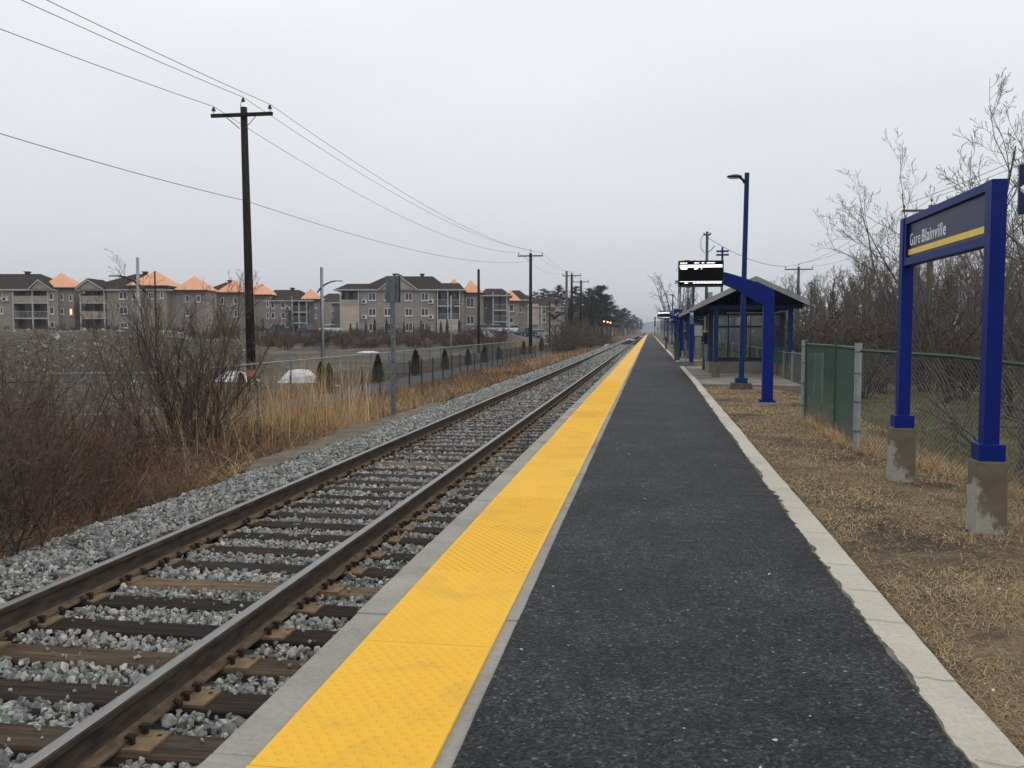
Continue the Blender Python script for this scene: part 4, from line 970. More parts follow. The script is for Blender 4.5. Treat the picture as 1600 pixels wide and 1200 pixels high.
# way-finding totems
def totem(px, D, ytop, ybot, wpx, label, arrow=True, gp=None):
    b = put(px, 517, D); zt = at(px, ytop, D).z-b.z; zb = at(px, ybot, D).z-b.z; w = wpx*D/FPX
    t = empty('wayfinding_sign', b, label, 'sign', group=gp)
    mb = MB(); mb.box((w*.55, 0, zt/2), (.11, .11, zt)); mb.build('post', MAT['blue'], t)
    mb = MB(); mb.bx(-w/2, w*.48, -.05, .05, zb, zt); pn = mb.build('sign_panel', MAT['blue'], t, bevel=.005)
    if arrow:
        zc = (zt+zb)/2; a = w*.27; mb = MB()
        mb.prism([(-a, -a*.9), (a, a*.9), (-a*.1, a*.75), (a*.25, a*.35), (-a*1.1, -a*.2)], (0, -.053, zc), (1, 0, 0), (0, 0, 1), (0, -.003, 0)); mb.build('arrow', MAT['white_vinyl'], pn)
    mb = MB(); mb.bx(-w/2, w*.48, -.055, .055, zt, zt+.04); mb.build('sign_cap', MAT['panel_grey'], pn)
    return t
totem(1057.5, 50, 483, 499, 11, 'square blue wayfinding sign with a white arrow below the lamp posts')
totem(1041, 98, 497.5, 504, 5, 'tiny blue wayfinding sign with an arrow under the distant display')
b = put(1080.5, 517, 42.6); t = empty('information_column', b, 'slim blue information column with a pale top panel left of the near shelter', 'information column')
zt = at(1080, 485, 42).z-b.z; mb = MB(); mb.bx(-.10, .10, -.08, .08, 0, zt); mb.build('column', MAT['blue'], t, bevel=.004)
mb = MB(); mb.bx(-.085, .085, -.084, -.081, zt-.65, zt-.05); q = mb.build('face_panel', simple('pale_blue_panel', (.09, .14, .27), (.07, .11, .22), 5, .4), t)
mb = MB(); mb.bx(-.05, -.02, -.089, -.085, zt-.22, zt-.10); mb.bx(.02, .05, -.089, -.085, zt-.22, zt-.10); mb.bx(-.02, .02, -.089, -.085, zt-.175, zt-.15); mb.build('letter_mark', MAT['white_vinyl'], q)
for px, D, wz, lb in ((1088, 46, .42, 'tall grey cabinet standing left of the near shelter'),):
    b = put(px+3, 517, D); t = empty('equipment_cabinet', b, lb, 'cabinet')
    z1 = at(px, 508.5, D).z-b.z; z0 = at(px, 525, D).z-b.z
    mb = MB(); mb.bx(-.2, .2, -.2, .2, z0, z1); mb.build('cabinet', MAT['panel_grey'], t, bevel=.01)
    mb = MB(); mb.bx(-.15, .15, -.15, .15, 0, z0); mb.build('pedestal', MAT['slab'], t)
    mb = MB(); mb.bx(-.17, .17, -.206, -.201, z0+.05, z1-.05); mb.box((.12, -.212, (z0+z1)/2), (.02, .012, .1)); mb.build('door', MAT['panel_grey'], t)
# bollards and railing by the crossing opening
def bollard(px, py, D, label, h=.95):
    p = at(px, py, D); t = empty('gate_post', (p.x, p.y, -.03), label, 'bollard', group='green posts by the platform opening')
    mb = MB(); mb.box((0, 0, h/2), (.13, .13, h)); mb.build('post', MAT['green_dark'], t, bevel=.01)
    mb = MB(); mb.box((0, 0, h+.012), (.15, .15, .024)); mb.build('post_cap', MAT['black_metal'], t, bevel=.004)
bollard(1055.5, 562, 43.5, 'green square post nearest the platform opening', 1.0); bollard(1060, 562, 44.0, 'green square post just right of its twin at the opening', 1.0)
bollard(1040.5, 541, 72, 'green square post farther down the platform edge', 1.0)
rl = empty('railing', (1.75, 43.5, 0), 'low grey railing between the green posts and the near shelter', 'railing')
mb = MB()
for z in (.35, .62, .9): mb.tube([(0, 0, z), (1.9, .2, z)], .02, 5)
mb.build('rail', MAT['galv_dark'], rl)
for i in range(4): mb = MB(); mb.tube([(i*.63, i*.066, 0), (i*.63, i*.066, .95)], .025, 6); mb.build('post', MAT['galv_dark'], rl)
# railway signal far down the line
b = put(1023.3, 517, 235); t = empty('railway_signal', b, 'thin black railway signal mast with three dark heads near the vanishing point', 'railway signal')
zt = at(1023, 497, 235).z-b.z
mb = MB(); mb.tube([(0, 0, 0), (0, 0, zt)], .09, 6); mb.build('mast', MAT['black_metal'], t)
for y in (497.5, 503, 508): z = at(1023, y, 235).z-b.z; mb = MB(); mb.box((.0, -.2, z), (.42, .3, .75)); mb.box((0, -.4, z+.2), (.2, .15, .06)); mb.build('signal_head', MAT['black_metal'], t, bevel=.03)
# amber lamps
amb = emis('amber_lamp', (1, .50, .14), 3.2); amb2 = emis('warm_lamp', (1, .72, .38), 7)
b = put(949, 517, 190); t = empty('signal_gantry', b, 'three glowing amber lamps in a row on a dark gantry before the pines', 'signal lamps')
zz = at(949, 503, 190).z-b.z
mb = MB(); mb.tube([(.0, 0, 0), (.0, 0, zz)], .07, 6); mb.tube([(-.9, 0, zz-.02), (.85, 0, zz-.15)], .05, 6); mb.build('gantry', MAT['black_metal'], t)
for px, py in ((943.8, 502.2), (949.4, 503.2), (953.8, 504.2)):
    p = at(px, py, 189.6)-b; mb = MB(); mb.lathe((p.x, p.y, p.z-.0), [(.02, -.17), (.12, -.12), (.17, 0), (.12, .12), (.02, .17)], 10); mb.build('lamp', amb, t, smooth=True)
# white hanging marker seen over the fence corner
b = put(1361, 560, 60); z = at(1361, 531, 60).z-b.z
t = empty('trail_marker', b, 'small white arrow shaped marker on a thin post beyond the fence corner', 'marker')
mb = MB(); mb.tube([(0, 0, 0), (0, 0, z-.2)], .03, 5); mb.build('post', MAT['galv'], t)
mb = MB(); mb.prism([(-.16, 0), (0, .22), (.16, 0), (.07, 0), (.07, -.12), (.15, -.22), (-.15, -.22), (-.07, -.12), (-.07, 0)], (0, 0, z), (1, 0, 0), (0, 0, 1), (0, .03, 0)); mb.build('sign_panel', MAT['white_vinyl'], t)
b = put(1221, 560, 34); z = at(1221, 524, 34).z-b.z
t = empty('notice_sign', b, 'small blue and white notice board standing right behind the near shelter', 'sign')
mb = MB(); mb.tube([(0, 0, 0), (0, 0, z)], .03, 5); mb.build('post', MAT['galv'], t)
mb = MB(); mb.box((0, -.04, z+.12), (.12, .02, .34)); mb.build('blue_panel', MAT['blue'], t)
mb = MB(); mb.box((0, -.04, z-.22), (.12, .02, .3)); mb.build('white_panel', MAT['white_vinyl'], t)

# ------------------------------------------------------------------ apartment buildings
def mk_brick(name, a, b):
    m, nt, p, v = newmat(name)
    n1 = noise(nt, v, .5, 5, .6); n2 = noise(nt, v, 9, 3, .6)
    mp = nt.nodes.new('ShaderNodeMapping'); nt.links.new(v, mp.inputs[0]); mp.inputs['Rotation'].default_value = (math.pi/2, 0, 0)
    br = nt.nodes.new('ShaderNodeTexBrick'); nt.links.new(mp.outputs[0], br.inputs[0]); br.inputs['Scale'].default_value = 3
    br.inputs['Color1'].default_value = c4(a); br.inputs['Color2'].default_value = c4(b); br.inputs['Mortar'].default_value = c4(tuple(x*.75 for x in a)); br.inputs['Mortar Size'].default_value = .03
    col = mixc(nt, 1, br.outputs[0], ramp(nt, n1, [(.3, (.78, .78, .8)), (.7, (1.15, 1.12, 1.1))]), 'MULTIPLY')
    col = mixc(nt, 1, col, ramp(nt, n2, [(.3, (.85, .85, .85)), (.7, (1.1, 1.1, 1.1))]), 'MULTIPLY')
    nt.links.new(col, p.inputs['Base Color']); p.inputs['Roughness'].default_value = .9; return m
BR = mk_brick('grey_beige_brick', (.31, .275, .23), (.235, .208, .175)); BRD = mk_brick('dark_brick', (.13, .12, .108), (.10, .092, .083))
ROOF = simple('brown_shingles', (.046, .034, .027), (.028, .021, .018), 1.3, .95, stretch=(1, 1, 4), detail=7)
ROOFG = simple('grey_shingles', (.045, .043, .045), (.03, .03, .032), 1.3, .95)
ORG = simple('orange_roof', (.74, .38, .23), (.66, .33, .195), .6, .7, stretch=(4, 4, 1))
TRIM = simple('trim', (.42, .42, .40), (.34, .34, .33), 2, .6); BEIGE = simple('beige_panel', (.33, .29, .225), (.27, .24, .19), 1.2, .8)
WIN = simple('window_frame_white', (.60, .62, .64), (.52, .54, .56), 2, .5)
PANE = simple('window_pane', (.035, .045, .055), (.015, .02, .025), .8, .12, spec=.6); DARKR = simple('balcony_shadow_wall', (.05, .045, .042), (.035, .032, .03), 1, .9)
PEACH = simple('rolled_screen', (.50, .40, .30), (.42, .34, .26), .8, .9); ACM = simple('ac_casing', (.55, .56, .55), (.45, .46, .45), 3, .5)
LITW = emis('lit_window', (1, .62, .25), 1.3)
class Bld:
    def __init__(s, label, D, x0, eave, base_z=None, group='brick apartment blocks with orange tower roofs'):
        s.k = D/FPX; s.x0 = x0; p = at(x0, 517, D); s.zb = Hs(p.x, p.y)-.3 if base_z is None else base_z
        s.e = empty('apartment_building', (p.x, p.y, s.zb), label, 'apartment building', rz=YAW, group=group); s.ev = s.Z(eave)
    def X(s, px): return (px-s.x0)*s.k
    def Z(s, py): return (517-py)*s.k+CAMZ-s.zb
    def wall(s, px0, px1, y0=0, dep=12, ztop=None, mat=None, name='wall'):
        mb = MB(); mb.bx(s.X(px0), s.X(px1), y0, y0+dep, 0, s.ev if ztop is None else ztop); return mb.build(name, mat or BR, s.e)
    def window(s, px, py, w=10, h=10, y0=0, lit=False):
        x, z, W, Hh = s.X(px), s.Z(py), w*s.k/2, h*s.k/2
        mb = MB(); t = .1; mb.bx(x-W, x+W, y0-.07, y0+.02, z+Hh-t, z+Hh); mb.bx(x-W, x+W, y0-.07, y0+.02, z-Hh, z-Hh+t)
        for xx in ((x-W+t/2), (x+W-t/2)) + ((x,) if w > 7 else ()): mb.bx(xx-t/2, xx+t/2, y0-.068, y0+.02, z-Hh+t, z+Hh-t)
        mb.bx(x-W-.06, x+W+.06, y0-.12, y0+.02, z-Hh-.14, z-Hh-.001)
        f = mb.build('window', WIN, s.e); mb = MB(); mb.bx(x-W+t, x+W-t, y0-.03, y0+.018, z-Hh+t, z+Hh-t); mb.build('pane', LITW if lit else PANE, f)
    def ac(s, px, py):
        x, z = s.X(px), s.Z(py); mb = MB(); mb.bx(x-.48, x+.48, -.42, -.02, z-.38, z+.38); a = mb.build('air_conditioner', ACM, s.e, bevel=.02)
        mb = MB(); mb.tube([(x-.1, -.43, z), (x-.1, -.421, z)], .27, 12); mb.build('fan_grille', DARKR, a)
    def bay(s, px0, px1, rows, panel=None, posts=None):
        """open balconies: dark recess wall, slab and parapet per floor (rows = py of the floor slab)"""
        a, b = s.X(px0), s.X(px1)
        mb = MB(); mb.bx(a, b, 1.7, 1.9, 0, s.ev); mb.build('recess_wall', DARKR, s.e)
        mb = MB()
        for d in (.25, .72): mb.bx(a+(b-a)*d-.5, a+(b-a)*d+.5, 1.62, 1.69, .2, s.ev-.4)
        mb.build('balcony_doors', PANE, s.e)
        for i, py in enumerate(rows):
            z = s.Z(py); mb = MB(); mb.bx(a, b, -.25, 1.69, z-.22, z); q = mb.build('balcony', TRIM, s.e)
            kind = (panel or 'b')[i % len(panel or 'b')]; mb = MB()
            if kind == 'b': mb.bx(a+.05, b-.05, -.24, -.18, z+.02, z+1.08); mb.build('parapet', BEIGE, q)
            elif kind == 'p': mb.bx(a+.05, b-.05, -.2, -.15, z+.01, z+2.5); mb.build('rolled_screen', PEACH, q)
            else:
                mb.bx(a, b, -.24, -.19, z+1.03, z+1.09)
                n = max(3, int((b-a)/.22))
                for j in range(n+1): mb.bx(a+(b-a)*j/n-.015, a+(b-a)*j/n+.015, -.23, -.2, z, z+1.03)
                mb.build('railing', TRIM, q)
        mb = MB()
        for px in (posts or (px0+.8, px1-.8)): mb.bx(s.X(px)-.11, s.X(px)+.11, -.26+.003, -.04, 0, s.ev)
        mb.build('balcony_posts', TRIM, s.e)
    def hip(s, px0, px1, top, ra, rb, y0=-.5, y1=12.5, mat=None, eave=None):
        a, b, ze, zt = s.X(px0)-.5, s.X(px1)+.5, (s.ev if eave is None else s.Z(eave)), s.Z(top); ym = (y0+y1)/2; ra, rb = s.X(ra), s.X(rb)
        mb = MB(); A, B, C, D_ = (a, y0, ze), (b, y0, ze), (b, y1, ze), (a, y1, ze); E, F_ = (ra, ym, zt), (rb, ym, zt)
        mb.face([A, B, F_, E]); mb.face([B, C, F_]); mb.face([C, D_, E, F_]); mb.face([D_, A, E]); mb.face([D_, C, B, A])
        r = mb.build('roof', mat or ROOF, s.e)
        mb = MB(); mb.bx(a-.02, b+.02, y0-.06, y0, ze-.16, ze+.08); mb.bx(a-.06, a, y0, y1, ze-.16, ze+.08); mb.bx(b, b+.06, y0, y1, ze-.16, ze+.08); mb.build('gutter', TRIM, r)
        return r
    def gable(s, xl, xr, apx, apy, base=None):
        z0 = s.ev if base is None else s.Z(base); a, b, c, zt = s.X(xl), s.X(xr), s.X(apx), s.Z(apy)
        mb = MB(); mb.prism([(a, z0), (b, z0), (c, zt)], (0, -.75, 0), (1, 0, 0), (0, 0, 1), (0, 5, 0)); g = mb.build('gable', [BEIGE], s.e)
        mb = MB(); t = .28
        for x_, in ((a,), (b,)):
            sg_ = -1 if x_ == a else 1; mb.prism([(x_+sg_*.35, z0-.12), (c, zt+.06), (c, zt+.06+t), (x_+sg_*.35, z0+t-.12)], (0, -1.0, 0), (1, 0, 0), (0, 0, 1), (0, .24, 0))
        mb.build('gable_trim', TRIM, g)
        mb = MB()
        for x_ in (a, b):
            sg_ = -1 if x_ == a else 1; mb.prism([(x_+sg_*.3, z0+t-.13), (c, zt+.06+t), (c, zt+.2+t), (x_+sg_*.3, z0+t+.01)], (0, -1.0, 0), (1, 0, 0), (0, 0, 1), (0, 6, 0))
        mb.build('gable_roof', ROOF, g)
    def tower(s, px0, px1, apx, apy, base, y0=1.2, dep=6, windows=(), wall=(None, None)):
        a, b, c, ze, zt = s.X(px0), s.X(px1), s.X(apx), s.Z(base), s.Z(apy); w0 = s.X(wall[0]) if wall[0] else a+.7; w1 = s.X(wall[1]) if wall[1] else b-.7
        dep = b-a-1.2; mb = MB(); mb.bx(w0, w1, y0, y0+dep, 0, ze); t = mb.build('tower_wall', BR, s.e)
        ym = y0+dep/2; mb = MB(); A, B, C, D_, E = (a, y0-.6, ze), (b, y0-.6, ze), (b, y0+dep+.6, ze), (a, y0+dep+.6, ze), (c, ym, zt)
        mb.face([A, B, E]); mb.face([B, C, E]); mb.face([C, D_, E]); mb.face([D_, A, E]); mb.face([D_, C, B, A]); mb.build('orange_roof', ORG, t)
        mb = MB(); mb.bx(a-.03, b+.03, y0-.66, y0-.6, ze-.2, ze+.05); mb.build('eave_trim', ROOF, t)
        for q in windows: s.window(*q, y0=y0) if len(q) < 5 else s.window(*q[:4], y0=y0, lit=True)
    def vent(s, px, py):
        mb = MB(); x, z = s.X(px), s.Z(py); mb.bx(x-.28, x+.28, 5.6, 6.4, z-1, z+.25); mb.bx(x-.42, x+.42, 5.45, 6.55, z+.25, z+.42); mb.build('roof_vent', DARKR, s.e)
# leftmost block
b = Bld('leftmost brick apartment block with beige balconies and one orange tower roof', 150, -70, 453)
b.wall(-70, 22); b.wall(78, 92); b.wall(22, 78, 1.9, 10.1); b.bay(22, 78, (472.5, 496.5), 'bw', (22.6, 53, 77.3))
for q in ((2, 461, 8, 11), (2, 485, 8, 11), (79+3, 463, 7, 11), (82, 485, 7, 11), (82, 507, 7, 9), (-30, 463, 10, 11)): b.window(*q)
b.ac(11, 467.5); b.hip(-70, 84, 425, -40, 37); b.gable(54, 83, 66, 440, 452); b.vent(16, 425)
b.tower(64, 119, 83, 425, 449.5, y0=.9, windows=((94, 464, 5, 10), (108, 465, 5, 10), (94, 486, 5, 9), (108, 487, 5, 10, 1)), wall=(86, 113))
b.tower(96, 140, 103, 437, 458, y0=4, windows=((115.5, 471, 4.5, 9), (115.5, 489, 4.5, 9)), wall=(105, 134))
b = Bld('second brick apartment block, with a left gable over stacked balconies and two orange roofs', 148, 127, 453)
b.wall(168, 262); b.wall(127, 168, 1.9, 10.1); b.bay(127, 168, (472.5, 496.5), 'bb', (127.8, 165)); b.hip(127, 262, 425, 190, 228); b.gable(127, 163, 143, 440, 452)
for q in ((194, 462, 13, 11), (194, 485, 13, 11), (212, 462, 6, 10), (238, 462, 9, 10), (255, 460, 6, 10), (213, 485, 6, 10), (238, 485, 9, 10), (194, 508, 12, 8), (215, 506, 6, 8)): b.window(*q)
b.vent(206, 425); b.tower(200, 268, 235, 421.5, 447, y0=-.2, windows=((212, 463, 5, 10), (238, 462, 8, 10), (255, 461, 5, 10)), wall=(206, 262))
b.tower(266, 322, 291, 429, 453, y0=2, windows=((287, 466, 6, 10), (305, 466, 6, 10), (287, 488, 6, 10)), wall=(262, 318))
b = Bld('third brick apartment block with narrow windows and an orange roof behind the first wooden pole', 165, 318, 457)
b.wall(318, 384); b.hip(318, 372, 439, 338, 356)
for q in ((331, 468, 9, 9), (331, 490, 9, 9), (349, 470, 5, 10), (370, 470, 5, 10), (349, 490, 5, 10), (370, 490, 5, 10), (370, 510, 5, 10)): b.window(*q)
b.vent(345, 439); b.tower(340, 384, 365, 436, 457.5, y0=-.4, windows=((349, 470, 5, 10), (370, 470, 5, 10), (370, 490, 5, 10), (370, 510, 5, 9)), wall=(343, 381))
b = Bld('fourth brick apartment block with a right hand balcony stack and a dark spruce before it', 172, 384, 470)
b.wall(384, 457); b.wall(481, 498, 1); b.wall(457, 481, 1.9, 10.1); b.bay(457, 481, (487, 503.5), 'ww', (457.6, 468, 480)); b.hip(400, 486, 451, 418, 457)
for q in ((427, 477, 5.5, 9), (443, 477, 6.5, 9), (427, 493, 5.5, 9), (443, 493, 6.5, 9), (427, 509, 5, 7), (443, 509, 6.5, 8)): b.window(*q)
b.ac(451, 482); b.vent(446, 451)
b.tower(377, 428, 405, 442.5, 461, y0=-.5, windows=((392, 474, 4, 9), (420, 475, 4, 9), (420, 493, 4, 9), (392, 493, 4, 9)), wall=(386, 424))
b.tower(469, 502, 481, 450.5, 467.5, y0=1, windows=((492, 478, 3, 7), (492, 494, 3, 7)), wall=(484, 499))
b = Bld('dark grey roofed building between the fourth block and the large block', 200, 494, 473, group='other far houses')
b.wall(494, 545, mat=BRD); b.hip(494, 533, 457, 506, 521, mat=ROOFG)
for q in ((507, 483, 4, 6), (519, 483, 4, 6), (507, 497, 4, 6), (519, 497, 4, 6)): b.window(*q)
# the large block
b = Bld('largest brick apartment block, facing the camera, with two rows of air conditioners', 163, 531, 453)
b.wall(562, 681); b.wall(531, 562, 1.9, 10.1); b.wall(681, 722, 1.9, 10.1)
b.bay(532, 562, (477.5, 499, 520), 'bpp', (532.8, 561)); b.bay(683, 719, (477.5, 499.5, 520), 'wwp', (683.8, 700, 718.4))
b.hip(562, 700, 429, 597, 672); b.hip(527, 575, 442, 538, 575, y0=-.52, y1=8); b.hip(668, 722, 441, 690, 716, y0=-.54, y1=8)
b.gable(596, 650, 623, 432, 452.5)
for r_ in (463.5, 487.5, 511):
    for c_ in (582, 606, 639, 664): b.window(c_, r_, 11.5, 12)
    if r_ < 500 or True: b.ac(570, r_+8)
    b.ac(674, r_+8)
b.vent(611, 428.5); b.vent(655, 428.5)
b.tower(566, 598, 582, 428, 451, y0=13); b.tower(684, 720, 702, 428, 450, y0=13)
b = Bld('round cornered brick tower block with a tall orange roof, right of the large block', 170, 722, 457)
b.wall(722, 756, 1); b.hip(752, 796, 449, 758, 784, eave=462); b.wall(756, 796, 3, ztop=b.Z(462)); b.bay(770, 793, (484, 502), 'ww', (770.6, 792))
for q in ((735, 473, 12, 15), (735, 500, 12, 13), (757, 476, 6, 10)): b.window(*q, y0=-.3 if q[0] < 750 else 3)
b.tower(722, 757, 734.5, 437, 458, y0=-.3, wall=(723, 755))
b = Bld('brick block with a small orange roof just left of the second wooden pole', 190, 795, 470)
b.wall(795, 822, 1); b.hip(790, 828, 452, 800, 812, eave=469)
for q in ((799, 481, 7, 11), (799, 500, 6, 9), (814, 484, 4, 8)): b.window(*q, y0=-.3 if q[0] < 805 else 1)
b.tower(790, 815, 797.5, 453, 470.5, y0=-.3, wall=(794, 811)); b.tower(771, 790, 780, 448, 459, y0=9)
b = Bld('long low beige apartment block with pale screens right of the second wooden pole', 215, 818, 479)
b.wall(818, 882); b.hip(812, 884, 464, 826, 868); b.bay(824, 842, (491, 506), 'pp'); b.bay(860, 876, (491, 506), 'pp')
for q in ((850, 487, 5, 7), (850, 500, 5, 7)): b.window(*q)
b = Bld('grey house with a low roof among the pines', 240, 880, 489, group='other far houses')
b.wall(880, 930, mat=BRD); b.hip(876, 932, 477, 890, 915, mat=ROOFG)
for q in ((890, 496, 4, 8), (899, 497, 3, 12), (914, 498, 4, 9)): b.window(*q)

# ------------------------------------------------------------------ cars in the far car park
def car(px, py, D, rz, col, label):
    p = at(px, py, D); p.z = Hs(p.x, p.y); t = empty('parked_car', p, label, 'car', rz=rz, group='cars parked by the apartments')
    body = simple('car_paint_'+label.split()[0], col, tuple(c*.85 for c in col), 2, .3); gl = PANE
    mb = MB(); pr = [(-2.2, .35), (-2.25, .62), (-2.1, .86), (-1.35, .95), (1.0, .95), (2.0, .82), (2.2, .6), (2.2, .35)]
    mb.prism(pr, (0, -.88, 0), (1, 0, 0), (0, 0, 1), (0, 1.76, 0)); mb.build('body', body, t, bevel=.06)
    mb = MB(); pr = [(-1.5, .94), (-1.15, 1.42), (.15, 1.46), (.95, .94)]; mb.prism(pr, (0, -.76, 0), (1, 0, 0), (0, 0, 1), (0, 1.52, 0)); mb.build('windows', gl, t, bevel=.05)
    mb = MB(); mb.prism([(-1.12, 1.43), (-1.05, 1.50), (.08, 1.52), (.2, 1.46)], (0, -.74, 0), (1, 0, 0), (0, 0, 1), (0, 1.48, 0)); mb.build('roof', body, t, bevel=.02)
    for x in (-1.4, 1.35):
        for y in (-.86, .86): mb = MB(); mb.tube([(x, y-.1, .33), (x, y+.1, .33)], .33, 14); w = mb.build('wheel', MAT['black_metal'], t); mb = MB(); mb.tube([(x, y-.11, .33), (x, y+.11, .33)], .18, 10); mb.build('rim', MAT['galv'], w)
    for y in (-.62, .62): mb = MB(); mb.box((2.19, y, .68), (.08, .32, .14)); mb.build('headlight', WIN, t, bevel=.02)
for q in ((778, 519, 150, .5, (.55, .57, .6), 'pale silver car parked left of the white ones before the round tower'), (803, 519, 158, .8, (.66, .67, .68), 'white car parked just left of the second wooden pole'),
          (822, 519, 150, 1.0, (.05, .05, .055), 'dark car parked just left of the second pole base'), (517, 519, 150, 1.3, (.62, .63, .64), 'lone white car parked between the blocks behind the path lamp'),
          (437, 520, 150, .4, (.035, .04, .045), 'dark car parked in front of the fourth block'), (479, 520, 152, 2.4, (.03, .045, .05), 'dark greenish car parked near the balcony stack'), (403, 521, 150, .2, (.04, .03, .03), 'black car just right of the first wooden pole'),
          (757, 519, 142, .3, (.45, .46, .48), 'grey car parked beneath the round tower'), (842, 519, 160, 1.2, (.30, .31, .33), 'grey car parked right of the second wooden pole')): car(*q)

# ------------------------------------------------------------------ gravel heaps and snow
def mk_gravel_heap():
    m, nt, p, v = newmat('heap_gravel', 'World')
    n1 = noise(nt, v, .35, 5, .6); n2 = noise(nt, v, 3, 6, .7)
    vo = nt.nodes.new('ShaderNodeTexVoronoi'); nt.links.new(v, vo.inputs[0]); vo.inputs['Scale'].default_value = 7
    g = nt.nodes.new('ShaderNodeSeparateColor'); nt.links.new(vo.outputs['Color'], g.inputs[0])
    col = mixc(nt, mrange(nt, n2, .35, .65), (.055, .045, .032), (.098, .084, .063))
    st = math_(nt, 'MULTIPLY', math_(nt, 'GREATER_THAN', g.outputs[0], .80), mrange(nt, n1, .45, .58)); st = math_(nt, 'MULTIPLY', st, math_(nt, 'LESS_THAN', vo.outputs['Distance'], .42))
    col = mixc(nt, st, col, (.17, .165, .145)); nt.links.new(col, p.inputs['Base Color']); p.inputs['Roughness'].default_value = .95
    bumpn(nt, p, n2, .8, .1); return m
HG = mk_gravel_heap()
def heap(name, label, cx, cy, rx, ry, h, seed, mat, cat, flat=.45, rz=0, rough=.28, n=64):
    u = np.linspace(-1, 1, n); U, Vv = np.meshgrid(u, u); th = np.arctan2(Vv, U); sq = np.maximum(abs(U), abs(Vv)); r = sq
    Xd, Yd = np.cos(th)*r, np.sin(th)*r
    k = 1-sst(flat, 1, r*(1+.25*(fbm(Xd*3+5, Yd*3+5, 1.2, seed)-.5)))
    x = cx+(Xd*rx*math.cos(rz)-Yd*ry*math.sin(rz)); y = cy+(Xd*rx*math.sin(rz)+Yd*ry*math.cos(rz))
    z = H(x, y)-.03+h*k*(1+rough*(fbm(x, y, h*.8, seed+3)-.5))+rough*.35*h*(fbm(x, y, h*.25, seed+5)-.5)*np.minimum(1, k*3)
    V = np.stack([x-cx, y-cy, z], -1).reshape(-1, 3); ii = (np.arange(n-1)[:, None]*n+np.arange(n-1)[None]).ravel()
    o = np_mesh(name, V, np.stack([ii, ii+1, ii+n+1, ii+n], -1), mat, smooth=True); o.location = (cx, cy, 0); prop(o, label, cat); return o
a = at(100, 517, 47); heap('gravel_heap', 'long dark gravel heap strewn with pale stones at the far left', a.x, a.y, 11.5, 6.5, 2.28, 3, HG, 'gravel heap', flat=.5, n=110, rough=.26)
a = at(345, 517, 46); heap('gravel_heap', 'smaller dark gravel heap behind the nearest wooden pole', a.x, a.y, 4.6, 4, 1.95, 9, HG, 'gravel heap', flat=.2, n=80, rough=.2)
def snow(px, py, D, rx, ry, h, lb, seed): a = at(px, py, D); heap('snow_patch', lb, a.x, a.y, rx, ry, h, seed, MAT['snow'], 'snow patch', flat=.32, rz=YAW, rough=.6, n=36)
snow(468, 588, 41, 1.15, .9, .55, 'white snow pile at the foot of the gravel heap, left of the dark cedars', 2); snow(516, 601, 38, .7, .35, .1, 'thin snow remnant beside the nearest dark cedar', 12)
snow(368, 585, 42, 1.2, 1.2, .42, 'dirty snow pile behind the bare shrub and the nearest pole', 4); snow(575, 535, 92, 1.5, 1.0, .12, 'small snow streak far out on the gravel lot', 5)
snow(986, 522, 180, 1.1, 3.2, .14, 'snow strip beside the track near the vanishing point', 6); snow(948, 531, 118, 0.45, .6, .28, 'small snow lump by dark timber beside the track', 8); snow(1003, 518.5, 300, 1.2, 4, .2, 'farthest snow streak beside the track', 7)
snow(758, 522, 128, 1.6, 1.5, .7, 'snow bank at the edge of the apartment car park', 10)
# rubble: pale stones strewn over the heaps
g = np.random.default_rng(5); a = at(100, 517, 47); n = 8500; x = a.x+g.uniform(-10, 10.5, n); y = a.y+g.uniform(-6.3, 3, n)
k = (fbm(x, y, 4.0, 88) > .52) | (g.random(n) < .05); x, y = x[k], y[k]
bpy.context.view_layer.update(); dg = bpy.context.evaluated_depsgraph_get()
P = []; 
for xx, yy in zip(x, y):
    hit, loc, *_ = sc.ray_cast(dg, Vector((xx, yy, 6)), Vector((0, 0, -1)))
    P.append((xx, yy, loc.z if hit else -.8))
P = np.array(P); n = len(P); s = np.clip(.038*np.exp(g.normal(0, .65, n)), .012, .22)
Vr, Fr = scatter(rocks, rotm(g.uniform(0, 6, n), g.uniform(0, 6, n), g.uniform(0, 6, n))*s[:, None, None], P)
o = np_mesh('rubble', Vr, Fr, simple('pale_rubble', (.29, .285, .26), (.17, .165, .145), 2, .9, coord='World', island=[(0, (.4, .4, .4)), (.6, (.9, .9, .9)), (1, (1.6, 1.6, 1.6))])); prop(o, 'pale broken stones strewn over the gravel heap', 'rubble', kind='stuff')

